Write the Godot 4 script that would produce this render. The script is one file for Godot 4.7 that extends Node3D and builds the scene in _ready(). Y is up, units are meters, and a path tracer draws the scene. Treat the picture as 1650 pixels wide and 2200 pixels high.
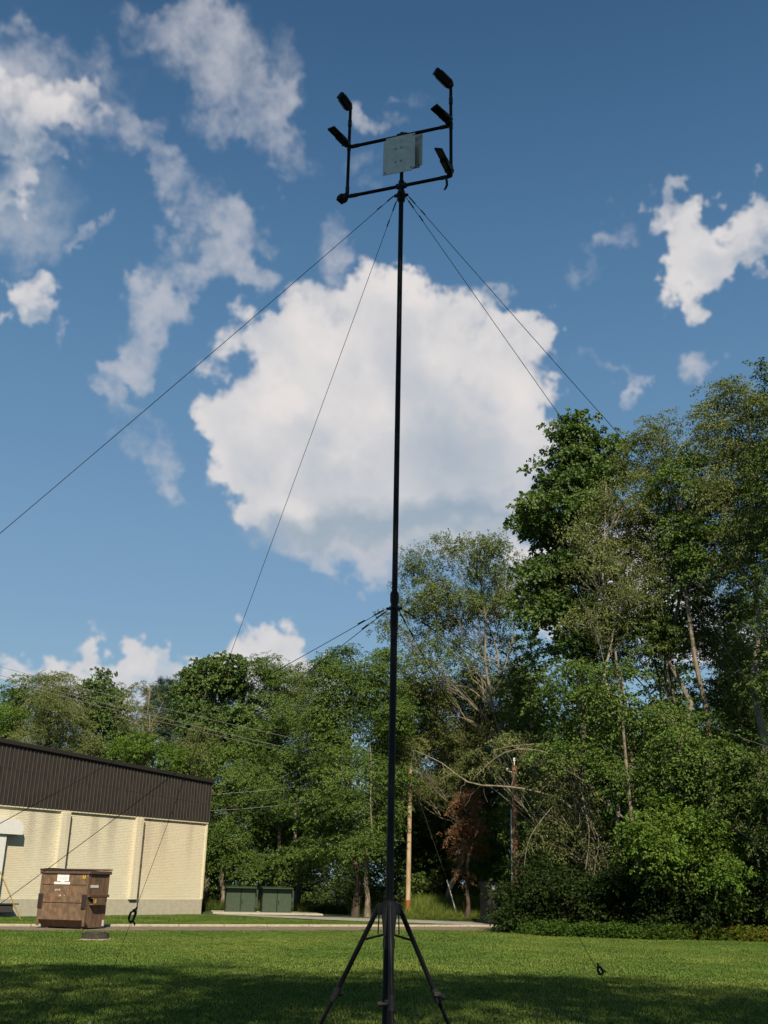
extends Node3D
# A telescoping mast with guy ropes on a lawn, a warehouse corner and woods behind it. Units are metres, y is up, the camera looks along -z.

var rng := RandomNumberGenerator.new()
# the photograph is exposed for the trees, so materials keep their true, darker colours
const TONE := 0.78
var M := {}
var used := {}
var clump := {}
var cloud_at: Array[PackedFloat32Array] = []
var lawn_noise := FastNoiseLite.new()

func _ready() -> void:
	rng.seed = 4711
	var cam := Camera3D.new()
	cam.name = "camera"
	cam.keep_aspect = Camera3D.KEEP_HEIGHT
	cam.fov = 53.13
	cam.near = 0.05
	cam.far = 5000.0
	cam.position = Vector3(0, 1.6, 0)
	cam.rotation_degrees = Vector3(20.1, 0, 1.2)
	add_child(cam)
	cam.current = true
	var env := Environment.new()
	env.background_mode = Environment.BG_SKY
	env.sky = Sky.new()
	var sky_m := PanoramaSkyMaterial.new()
	sky_m.panorama = make_sky()
	env.sky.sky_material = sky_m
	env.tonemap_mode = Environment.TONE_MAPPER_LINEAR
	env.tonemap_exposure = 1.32
	env.sdfgi_enabled = true
	env.ssao_enabled = true
	env.ssil_enabled = true
	var we := WorldEnvironment.new()
	we.name = "environment"
	we.environment = env
	add_child(we)
	var sun := DirectionalLight3D.new()
	sun.name = "sun"
	sun.light_color = Color(1.0, 0.945, 0.84)
	sun.light_energy = 1.55
	sun.light_angular_distance = 0.5
	sun.shadow_enabled = true
	add_child(sun)
	sun.look_at_from_position(Vector3(0.13, 0.74, 0.97), Vector3.ZERO, Vector3.UP)
	make_materials()
	make_leaf_clumps()
	build_ground()
	build_warehouse()
	build_trees()
	build_wood_mass()
	build_utility()
	build_dumpsters()
	build_mast()
	build_guys()
	build_small()
	build_grass()

# ------------------------------------------------------------------ helpers
func numbered(called: String, parent: Node) -> String:
	var key := str(parent.get_instance_id()) + called
	var n: int = used.get(key, 0)
	used[key] = n + 1
	return called if n == 0 else "%s_%03d" % [called, n]

func thing(called: String, label: String, category: String, at := Vector3.ZERO, turn := 0.0, group := "") -> Node3D:
	var o := Node3D.new()
	o.name = numbered(called, self)
	add_child(o, true)
	o.position = at
	o.rotation.y = turn
	tag(o, label, category, group)
	return o

func tag(o: Node, label: String, category: String, group := "") -> void:
	o.set_meta("label", label)
	o.set_meta("category", category)
	if group != "":
		o.set_meta("group", group)

func obj(called: String, st: SurfaceTool, m: Material, parent: Node = self) -> MeshInstance3D:
	var o := MeshInstance3D.new()
	o.name = numbered(called, parent)
	o.mesh = st.commit()
	o.material_override = m
	parent.add_child(o, true)
	return o

func with_mesh(called: String, mesh: Mesh, m: Material, parent: Node, at := Transform3D.IDENTITY) -> MeshInstance3D:
	var o := MeshInstance3D.new()
	o.name = numbered(called, parent)
	o.mesh = mesh
	o.material_override = m
	o.transform = at
	parent.add_child(o, true)
	return o

func struct(called: String, st: SurfaceTool, m: Material) -> MeshInstance3D:
	var o := obj(called, st, m)
	o.set_meta("kind", "structure")
	return o

func begin() -> SurfaceTool:
	var st := SurfaceTool.new()
	st.begin(Mesh.PRIMITIVE_TRIANGLES)
	return st

func tri(st: SurfaceTool, a: Vector3, b: Vector3, c: Vector3, inside: Vector3) -> void:
	var n := (c - a).cross(b - a)
	if n.dot((a + b + c) / 3.0 - inside) < 0.0:
		var t := b
		b = c
		c = t
		n = -n
	n = n.normalized()
	for v: Vector3 in [a, b, c]:
		st.set_normal(n)
		var an := n.abs()
		if an.y > an.x and an.y > an.z:
			st.set_uv(Vector2(v.x, v.z))
		elif an.x > an.z:
			st.set_uv(Vector2(v.z, -v.y))
		else:
			st.set_uv(Vector2(v.x, -v.y))
		st.add_vertex(v)

func quad(st: SurfaceTool, a: Vector3, b: Vector3, c: Vector3, d: Vector3, inside: Vector3) -> void:
	tri(st, a, b, c, inside)
	tri(st, a, c, d, inside)

# a box with chamfered edges
func box(st: SurfaceTool, at: Vector3, size: Vector3, bevel := 0.0, turn := Basis.IDENTITY) -> void:
	var h := size / 2.0
	var e: float = minf(bevel, minf(h.x, minf(h.y, h.z)) * 0.49)
	var P := func(x: float, y: float, z: float, axis: int) -> Vector3:
		var v := Vector3(x * h.x, y * h.y, z * h.z)
		if axis != 0: v.x -= x * e
		if axis != 1: v.y -= y * e
		if axis != 2: v.z -= z * e
		return at + turn * v
	for s in [-1.0, 1.0]:
		quad(st, P.call(s, -1.0, -1.0, 0), P.call(s, 1.0, -1.0, 0), P.call(s, 1.0, 1.0, 0), P.call(s, -1.0, 1.0, 0), at)
		quad(st, P.call(-1.0, s, -1.0, 1), P.call(1.0, s, -1.0, 1), P.call(1.0, s, 1.0, 1), P.call(-1.0, s, 1.0, 1), at)
		quad(st, P.call(-1.0, -1.0, s, 2), P.call(1.0, -1.0, s, 2), P.call(1.0, 1.0, s, 2), P.call(-1.0, 1.0, s, 2), at)
	if e <= 0.0:
		return
	for s in [-1.0, 1.0]:
		for t in [-1.0, 1.0]:
			quad(st, P.call(s, t, -1.0, 0), P.call(s, t, 1.0, 0), P.call(s, t, 1.0, 1), P.call(s, t, -1.0, 1), at)
			quad(st, P.call(s, -1.0, t, 0), P.call(s, 1.0, t, 0), P.call(s, 1.0, t, 2), P.call(s, -1.0, t, 2), at)
			quad(st, P.call(-1.0, s, t, 1), P.call(1.0, s, t, 1), P.call(1.0, s, t, 2), P.call(-1.0, s, t, 2), at)
			for r in [-1.0, 1.0]:
				tri(st, P.call(s, t, r, 0), P.call(s, t, r, 1), P.call(s, t, r, 2), at)

# a round, tapering tube along points
func tube(st: SurfaceTool, pts: Array, radii: Array, sides := 8, cap := true) -> void:
	var n := pts.size()
	var up := Vector3.UP
	var first: Vector3 = (pts[1] - pts[0]).normalized()
	if absf(first.y) > 0.9:
		up = Vector3.RIGHT
	var rows := []
	var side := first.cross(up).normalized()
	for i in n:
		var dir: Vector3 = ((pts[mini(i + 1, n - 1)] as Vector3) - (pts[maxi(i - 1, 0)] as Vector3)).normalized()
		side = (side - dir * side.dot(dir)).normalized()
		var other := dir.cross(side)
		var row := []
		for k in sides:
			var a := TAU * k / sides
			row.append(side * cos(a) + other * sin(a))
		rows.append(row)
	var run := 0.0
	for i in n - 1:
		var p: Vector3 = pts[i]
		var q: Vector3 = pts[i + 1]
		var rp: float = radii[i]
		var rq: float = radii[i + 1]
		var len := p.distance_to(q)
		for k in sides:
			var l := (k + 1) % sides
			var c := [[p, rows[i][k], rp, k, run], [p, rows[i][l], rp, k + 1, run], [q, rows[i + 1][l], rq, k + 1, run + len], [q, rows[i + 1][k], rq, k, run + len]]
			for j in [0, 2, 1, 0, 3, 2]:
				var v: Array = c[j]
				st.set_normal(v[1])
				st.set_uv(Vector2(float(v[3]) / sides, v[4]))
				st.add_vertex((v[0] as Vector3) + (v[1] as Vector3) * (v[2] as float))
		run += len
	if cap:
		for i in [0, n - 1]:
			var r: float = radii[i]
			if r < 0.004:
				continue
			var mid: Vector3 = pts[i]
			var inside: Vector3 = (pts[0] + pts[n - 1]) / 2.0
			for k in sides:
				tri(st, mid, mid + rows[i][k] * r, mid + rows[i][(k + 1) % sides] * r, inside)

func rod(st: SurfaceTool, a: Vector3, b: Vector3, r: float, sides := 8) -> void:
	tube(st, [a, b], [r, r], sides)

func plain(c: Color, rough := 0.8, metal := 0.0) -> StandardMaterial3D:
	var m := StandardMaterial3D.new()
	m.albedo_color = (c * TONE if c != Color.WHITE else c).linear_to_srgb()
	m.roughness = rough
	m.metallic = metal
	return m

func noise(seed_: int, freq: float, oct := 4) -> FastNoiseLite:
	var f := FastNoiseLite.new()
	f.seed = seed_
	f.noise_type = FastNoiseLite.TYPE_SIMPLEX_SMOOTH
	f.frequency = freq
	f.fractal_octaves = oct
	return f

# a colour texture that runs between two linear colours with two scales of noise; stretch > 1 draws it out downwards
func mottled(a: Color, b: Color, c: Color, seed_: int, size := 256, stretch := 1.0, fine := 0.35) -> ImageTexture:
	var im := Image.create(size, size, false, Image.FORMAT_RGB8)
	var n1 := noise(seed_, 0.9)
	var n2 := noise(seed_ + 9, 3.0)
	for y in size:
		for x in size:
			# wrapped round a torus so that it repeats without a seam
			var u := TAU * x / size
			var v := TAU * y / size
			var p := Vector3(cos(u), sin(u), cos(v) / stretch) * 1.6
			var q := sin(v) / stretch * 1.6
			var k := n1.get_noise_3d(p.x + q, p.y - q * 0.7, p.z + q * 0.4)
			var f := n2.get_noise_3d(p.x * 3.0 + q * 3.0, p.y * 3.0 - q * 2.0, p.z * 3.0)
			var t := clampf(0.5 + k * 1.3 + f * fine, 0.0, 1.0)
			var col := a.lerp(b, t * 2.0) if t < 0.5 else b.lerp(c, t * 2.0 - 1.0)
			im.set_pixel(x, y, (col * TONE).linear_to_srgb())
	im.generate_mipmaps()
	return ImageTexture.create_from_image(im)

func textured(t: Texture2D, scale: float, rough := 0.85, world := false) -> StandardMaterial3D:
	var m := StandardMaterial3D.new()
	m.albedo_texture = t
	m.roughness = rough
	m.uv1_triplanar = true
	m.uv1_world_triplanar = world
	m.uv1_scale = Vector3.ONE * scale
	return m

func bumpy(m: StandardMaterial3D, seed_: int, freq: float, depth_cm: float) -> StandardMaterial3D:
	var t := NoiseTexture2D.new()
	t.width = 256
	t.height = 256
	t.seamless = true
	t.noise = noise(seed_, freq)
	m.heightmap_enabled = true
	m.heightmap_texture = t
	m.heightmap_scale = depth_cm
	return m

# ------------------------------------------------------------------ sky
# clouds are heaps of soft puffs: azimuth and elevation of the middle, the two radii (degrees), weight, sort (0 heap cloud, 1 wisp, 2 grey underside, 3 sunlit bulge, 4 soft grey veil)
func puff(az: float, el: float, ra: float, re: float, w: float, sort: int) -> void:
	cloud_at.append(PackedFloat32Array([az, el, ra, re, w, sort]))

func air(el: float) -> Color:
	var stops := [[-90.0, Color(0.36, 0.53, 0.63)], [2.0, Color(0.36, 0.53, 0.63)], [9.0, Color(0.27, 0.445, 0.59)], [14.5, Color(0.205, 0.36, 0.545)], [22.8, Color(0.141, 0.278, 0.458)], [31.0, Color(0.096, 0.214, 0.382)], [38.0, Color(0.067, 0.160, 0.31)], [45.0, Color(0.045, 0.117, 0.238)], [52.0, Color(0.034, 0.092, 0.196)], [90.0, Color(0.03, 0.082, 0.18)]]
	for i in range(1, stops.size()):
		if el <= stops[i][0]:
			var t: float = (el - stops[i - 1][0]) / (stops[i][0] - stops[i - 1][0])
			return (stops[i - 1][1] as Color).lerp(stops[i][1], clampf(t, 0.0, 1.0))
	return stops[-1][1]

func paint_sky(w: int, h: int, az0: float, el1: float, step: float) -> PackedFloat32Array:
	var n := w * h
	var heap := PackedFloat32Array()
	heap.resize(n)
	var wisp := heap.duplicate()
	var shade := heap.duplicate()
	var veil := heap.duplicate()
	var warp_a := heap.duplicate()
	var warp_e := heap.duplicate()
	var px := heap.duplicate()
	var py := heap.duplicate()
	var pz := heap.duplicate()
	var na := noise(21, 7.0, 4)
	var nb := noise(57, 7.0, 4)
	var nc := noise(58, 24.0, 4)
	nc.fractal_gain = 0.65
	for j in h:
		var el := deg_to_rad(el1 - (j + 0.5) * step)
		for i in w:
			var az := deg_to_rad(az0 + (i + 0.5) * step)
			var k := j * w + i
			var x := sin(az) * cos(el)
			var y := sin(el)
			var z := -cos(az) * cos(el)
			px[k] = x
			py[k] = y
			pz[k] = z
			warp_a[k] = na.get_noise_3d(x, y, z) * 3.0 + nc.get_noise_3d(x, y, z) * 1.5
			warp_e[k] = nb.get_noise_3d(x, y, z) * 3.0 + nc.get_noise_3d(y + 2.0, z, x) * 1.5
	for c in cloud_at:
		var reach := 4.0
		var i0 := int((c[0] - c[2] - reach - az0) / step)
		var i1 := int((c[0] + c[2] + reach - az0) / step)
		var j0 := int((el1 - c[1] - c[3] - reach) / step)
		var j1 := int((el1 - c[1] + c[3] + reach) / step)
		var sort := int(c[5])
		var amount := 0.45 if sort >= 2 else 1.0
		for j in range(maxi(j0, 0), mini(j1, h - 1) + 1):
			for i in range(maxi(i0, 0), mini(i1, w - 1) + 1):
				var k := j * w + i
				var da := (az0 + (i + 0.5) * step + warp_a[k] * amount - c[0]) / c[2]
				var de := (el1 - (j + 0.5) * step + warp_e[k] * amount - c[1]) / c[3]
				var t := 1.0 - da * da - de * de
				if t <= 0.0:
					continue
				if sort == 0:
					var v := minf(t * 1.5, 1.0) * c[4]
					heap[k] = 1.0 - (1.0 - heap[k]) * (1.0 - v)
				elif sort == 1:
					wisp[k] = 1.0 - (1.0 - wisp[k]) * (1.0 - t * c[4])
				elif sort == 4:
					veil[k] = 1.0 - (1.0 - veil[k]) * (1.0 - smoothstep(0.0, 1.0, t) * c[4])
				elif sort == 2:
					shade[k] += t * c[4]
				else:
					shade[k] -= t * c[4]
	var out := PackedFloat32Array()
	out.resize(n * 3)
	var fine := noise(5, 12.0, 7)
	fine.fractal_gain = 0.6
	var streak := noise(77, 9.0, 7)
	streak.fractal_gain = 0.68
	var bil := noise(33, 11.0, 5)
	bil.fractal_type = FastNoiseLite.FRACTAL_RIDGED
	var slow := noise(34, 5.0, 3)
	var sunlit := Color(0.755, 0.722, 0.715)
	var grey := Color(0.315, 0.40, 0.49)
	for j in h:
		var el := el1 - (j + 0.5) * step
		var base := air(el)
		for i in w:
			var k := j * w + i
			var col := base
			if heap[k] > 0.001 or wisp[k] > 0.001 or veil[k] > 0.001:
				var f := fine.get_noise_3d(px[k], py[k], pz[k])
				var s := streak.get_noise_3d(px[k] + 3.0, py[k] * 1.2, pz[k])
				var b := bil.get_noise_3d(px[k], py[k], pz[k])
				var g := slow.get_noise_3d(px[k], py[k], pz[k])
				var d := heap[k]
				var body := smoothstep(0.2, 0.95, d + f * 0.72 * minf(1.0, d * 2.5) * (1.2 - d * 0.75))
				var thin := smoothstep(0.06, 1.4, wisp[k] * 1.15 + s * 1.05 * minf(1.0, wisp[k] * 2.2))
				var lit := clampf(0.84 + b * 0.12 + f * 0.28 + g * 0.13 - shade[k] * (1.35 + f * 0.6) - (1.0 - smoothstep(0.45, 1.0, d)) * 0.12, 0.0, 1.1)
				col = col.lerp(Color(0.385, 0.455, 0.53).lerp(Color(0.5, 0.53, 0.57), clampf(0.5 + g, 0.0, 1.0)), clampf(veil[k] * (1.0 + f * 0.7), 0.0, 1.0))
				col = col.lerp(Color(0.57, 0.575, 0.615), clampf(thin, 0.0, 1.0) * 0.74)
				col = col.lerp(grey.lerp(sunlit, lit), body * 0.97 * (1.0 - clampf(shade[k] * 0.35, 0.0, 0.3)))
			out[k * 3] = col.r / 1.32
			out[k * 3 + 1] = col.g / 1.32
			out[k * 3 + 2] = col.b / 1.32
	return out

func make_sky() -> ImageTexture:
	clouds()
	# the rest of the sky: the same sorts of cloud strewn round the horizon
	var r := RandomNumberGenerator.new()
	r.seed = 99
	for i in 26:
		var az := r.randf_range(44.0, 316.0)
		var el := r.randf_range(8.0, 70.0)
		var big := r.randf_range(3.0, 7.0)
		for k in 4:
			var a := az + r.randf_range(-1.3, 1.3) * big / maxf(0.25, cos(deg_to_rad(el)))
			puff(a if a < 180.0 else a - 360.0, el + r.randf_range(-0.7, 0.7) * big, big * r.randf_range(0.7, 1.2) / maxf(0.25, cos(deg_to_rad(el))), big * r.randf_range(0.6, 1.0), r.randf_range(0.45, 0.9), 1 if i % 3 else 0)
	var low := Image.create_from_data(1024, 256, false, Image.FORMAT_RGBF, paint_sky(1024, 256, -180.0, 90.0, 360.0 / 1024.0).to_byte_array())
	low.resize(4096, 1024, Image.INTERPOLATE_BILINEAR)
	var all := Image.create(4096, 2048, false, Image.FORMAT_RGBF)
	all.fill(Color(0.05, 0.085, 0.03))
	# a panorama begins at -z: the half from -180 to 0 degrees goes to the right
	all.blit_rect(low, Rect2i(2048, 0, 2048, 1024), Vector2i.ZERO)
	all.blit_rect(low, Rect2i(0, 0, 2048, 1024), Vector2i(2048, 0))
	var st := 360.0 / 4096.0
	var w := 864
	var h := 740
	var y0 := 1024 - h
	var near := Image.create_from_data(w, h, false, Image.FORMAT_RGBF, paint_sky(w, h, -w / 2 * st, h * st, st).to_byte_array())
	all.blit_rect(near, Rect2i(w / 2, 0, w / 2, h), Vector2i(0, y0))
	all.blit_rect(near, Rect2i(0, 0, w / 2, h), Vector2i(4096 - w / 2, y0))
	return ImageTexture.create_from_image(all)

# the clouds over the woods, bearing and height of each
func clouds() -> void:
	puff(-0.56, 25.80, 8.57, 6.93, 1.00, 0)
	puff(-6.15, 27.87, 4.32, 3.30, 0.95, 0)
	puff(-7.15, 23.70, 3.49, 2.83, 0.95, 0)
	puff(-7.94, 21.06, 2.74, 2.19, 0.85, 0)
	puff(1.97, 31.43, 4.48, 3.00, 0.95, 0)
	puff(6.68, 29.35, 3.49, 2.77, 0.95, 0)
	puff(7.16, 25.00, 3.67, 3.33, 0.95, 0)
	puff(4.85, 21.43, 5.27, 2.59, 0.85, 0)
	puff(-2.95, 21.06, 6.92, 2.86, 0.85, 0)
	puff(-0.11, 18.80, 5.48, 1.30, 0.35, 0)
	puff(9.63, 23.63, 1.94, 1.54, 0.70, 0)
	puff(-3.97, 30.53, 3.25, 2.01, 0.70, 0)
	puff(-6.18, 19.35, 3.27, 1.55, 0.50, 0)
	puff(8.47, 30.53, 1.46, 1.00, 0.70, 0)
	puff(-23.83, 38.80, 3.23, 2.76, 0.62, 0)
	puff(-21.28, 38.91, 2.51, 1.52, 0.50, 0)
	puff(-25.39, 40.63, 2.14, 1.85, 0.50, 0)
	puff(-22.57, 36.82, 2.16, 1.32, 0.50, 0)
	puff(-24.37, 34.80, 1.55, 2.43, 0.50, 0)
	puff(-20.73, 40.59, 1.71, 1.28, 0.40, 0)
	puff(-22.55, 29.50, 1.91, 1.63, 0.72, 0)
	puff(-23.01, 30.61, 1.28, 1.39, 0.60, 0)
	puff(-20.80, 28.62, 1.03, 0.71, 0.40, 0)
	puff(19.59, 33.62, 3.01, 2.10, 0.85, 0)
	puff(18.94, 32.76, 2.46, 1.65, 0.70, 0)
	puff(20.80, 32.25, 2.14, 1.52, 0.75, 0)
	puff(17.47, 34.86, 1.98, 1.17, 0.65, 0)
	puff(22.71, 34.29, 2.12, 1.59, 0.80, 0)
	puff(20.13, 31.15, 1.20, 0.83, 0.60, 0)
	puff(23.33, 33.01, 1.56, 1.37, 0.80, 0)
	puff(-16.52, 10.77, 2.76, 1.82, 0.95, 0)
	puff(-17.92, 10.42, 1.65, 1.44, 0.80, 0)
	puff(-14.04, 10.45, 2.46, 1.59, 0.95, 0)
	puff(-20.26, 10.22, 1.15, 1.54, 0.70, 0)
	puff(-6.80, 12.24, 3.38, 2.03, 0.97, 0)
	puff(-4.43, 11.95, 1.83, 1.53, 0.85, 0)
	puff(-9.04, 10.99, 2.04, 1.50, 0.75, 0)
	puff(-11.73, 9.85, 2.99, 1.23, 0.70, 0)
	puff(-5.12, 10.15, 3.10, 1.51, 0.80, 0)
	puff(-15.54, 8.64, 4.78, 1.20, 0.80, 0)
	puff(12.79, 16.83, 5.69, 2.79, 0.85, 0)
	puff(8.02, 16.21, 2.92, 2.31, 0.75, 0)
	puff(17.13, 13.87, 3.91, 2.22, 0.80, 0)
	puff(9.79, 14.13, 2.34, 1.52, 0.60, 0)
	puff(6.13, 14.95, 1.86, 1.54, 0.60, 0)
	puff(-0.09, 17.76, 6.53, 1.82, 0.80, 1)
	puff(-3.38, 18.18, 4.09, 1.56, 0.60, 1)
	puff(-13.52, 43.34, 4.68, 2.77, 0.72, 1)
	puff(-10.43, 41.73, 4.71, 2.65, 0.76, 1)
	puff(-7.99, 39.69, 2.35, 2.17, 0.66, 1)
	puff(-12.10, 44.60, 3.83, 1.68, 0.50, 1)
	puff(-16.79, 43.93, 3.36, 1.45, 0.50, 1)
	puff(-9.07, 40.96, 2.52, 1.79, 0.60, 1)
	puff(-16.39, 37.98, 2.91, 1.35, 0.65, 1)
	puff(-13.58, 37.22, 2.67, 1.61, 0.70, 1)
	puff(-12.19, 35.74, 2.07, 1.65, 0.55, 1)
	puff(-10.30, 34.99, 2.38, 1.91, 0.60, 1)
	puff(-10.10, 33.06, 2.35, 1.70, 0.70, 1)
	puff(-7.97, 32.52, 1.48, 1.10, 0.80, 1)
	puff(-12.90, 34.21, 1.31, 1.19, 0.60, 1)
	puff(-12.35, 32.08, 2.30, 1.46, 0.55, 1)
	puff(-13.60, 30.45, 2.25, 1.47, 0.80, 1)
	puff(-14.51, 28.59, 2.21, 1.72, 0.85, 1)
	puff(-15.18, 27.26, 1.90, 1.48, 0.85, 1)
	puff(-16.56, 25.32, 1.85, 1.23, 0.70, 1)
	puff(-13.83, 22.86, 1.60, 1.76, 0.65, 1)
	puff(-11.48, 26.67, 0.84, 1.51, 0.40, 1)
	puff(-15.34, 24.21, 1.59, 1.25, 0.45, 1)
	puff(-19.36, 33.11, 1.36, 0.58, 0.50, 1)
	puff(-0.58, 41.33, 1.78, 0.79, 0.70, 1)
	puff(0.58, 40.44, 1.28, 0.69, 0.50, 1)
	puff(2.49, 42.03, 0.97, 0.67, 0.40, 1)
	puff(-4.18, 34.49, 1.83, 1.70, 0.60, 1)
	puff(-2.90, 33.07, 2.11, 1.48, 0.65, 1)
	puff(-4.27, 35.94, 1.54, 0.96, 0.35, 1)
	puff(18.66, 27.69, 1.85, 1.09, 0.75, 1)
	puff(18.04, 26.77, 1.59, 0.98, 0.50, 1)
	puff(14.46, 26.12, 0.82, 1.50, 0.55, 1)
	puff(13.17, 27.48, 1.67, 0.50, 0.40, 1)
	puff(14.24, 34.28, 1.74, 0.95, 0.55, 1)
	puff(11.49, 32.58, 0.87, 0.98, 0.35, 1)
	puff(11.23, 27.87, 1.13, 0.63, 0.40, 1)
	puff(5.87, 32.87, 0.90, 0.99, 0.60, 1)
	puff(12.42, 33.48, 0.58, 1.45, 0.30, 1)
	puff(-24.65, 42.32, 3.03, 1.82, 0.50, 1)
	puff(-22.70, 41.48, 3.92, 2.07, 0.50, 1)
	puff(-22.71, 33.29, 2.61, 2.27, 0.45, 1)
	puff(-19.01, 39.35, 2.58, 2.62, 0.50, 1)
	puff(-19.66, 38.09, 4.23, 1.99, 0.55, 1)
	puff(-6.75, 43.60, 1.63, 1.30, 0.35, 1)
	puff(-1.90, 38.42, 1.58, 0.94, 0.25, 1)
	puff(9.82, 21.56, 1.64, 1.54, 0.50, 1)
	puff(-5.74, 39.16, 1.57, 1.39, 0.35, 1)
	puff(15.43, 10.98, 7.30, 1.47, 0.30, 1)
	puff(4.84, 19.35, 6.55, 2.33, 0.35, 2)
	puff(-3.40, 18.70, 6.54, 2.08, 0.30, 2)
	puff(3.46, 25.32, 4.28, 3.09, 0.15, 2)
	puff(-7.44, 21.87, 2.21, 2.32, 0.10, 2)
	puff(3.74, 22.47, 5.32, 3.37, 0.30, 2)
	puff(1.53, 19.34, 7.13, 2.08, 0.40, 2)
	puff(-2.95, 21.06, 3.61, 2.34, 0.25, 2)
	puff(0.82, 28.90, 2.06, 4.06, 0.14, 2)
	puff(-5.04, 18.63, 4.35, 1.55, 0.30, 2)
	puff(-1.19, 17.99, 7.07, 1.30, 0.40, 2)
	puff(9.76, 20.02, 2.70, 2.57, 0.25, 2)
	puff(-6.27, 29.64, 2.04, 1.76, 0.08, 2)
	puff(-4.78, 24.09, 2.54, 1.81, 0.12, 2)
	puff(-22.57, 36.82, 2.16, 1.32, 0.30, 2)
	puff(-24.28, 38.24, 1.60, 1.49, 0.12, 2)
	puff(20.56, 32.52, 1.61, 1.17, 0.20, 2)
	puff(-15.54, 8.64, 5.74, 0.96, 0.15, 2)
	puff(-6.61, 26.05, 1.99, 1.53, 0.14, 3)
	puff(-7.86, 27.50, 1.71, 1.27, 0.08, 3)
	puff(7.30, 30.58, 2.64, 1.75, 0.16, 3)
	puff(-4.21, 29.51, 2.64, 1.51, 0.12, 3)
	puff(-5.68, 20.16, 1.37, 1.04, 0.14, 3)
	puff(-6.31, 30.14, 1.76, 1.00, 0.10, 3)
	puff(1.95, 32.93, 2.72, 1.48, 0.08, 3)
	puff(7.05, 20.36, 2.46, 0.78, 0.12, 3)
	puff(7.76, 26.26, 1.70, 1.53, 0.08, 3)
	puff(0.98, 19.34, 9.30, 2.47, 0.80, 4)
	puff(-3.71, 19.47, 6.03, 2.60, 0.55, 4)
	puff(5.10, 18.31, 4.62, 2.33, 0.60, 4)
	puff(-5.72, 20.93, 4.13, 3.10, 0.30, 4)
	puff(-22.84, 33.97, 3.15, 3.15, 0.25, 4)
	puff(-15.60, 9.12, 6.23, 1.45, 0.40, 4)

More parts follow.
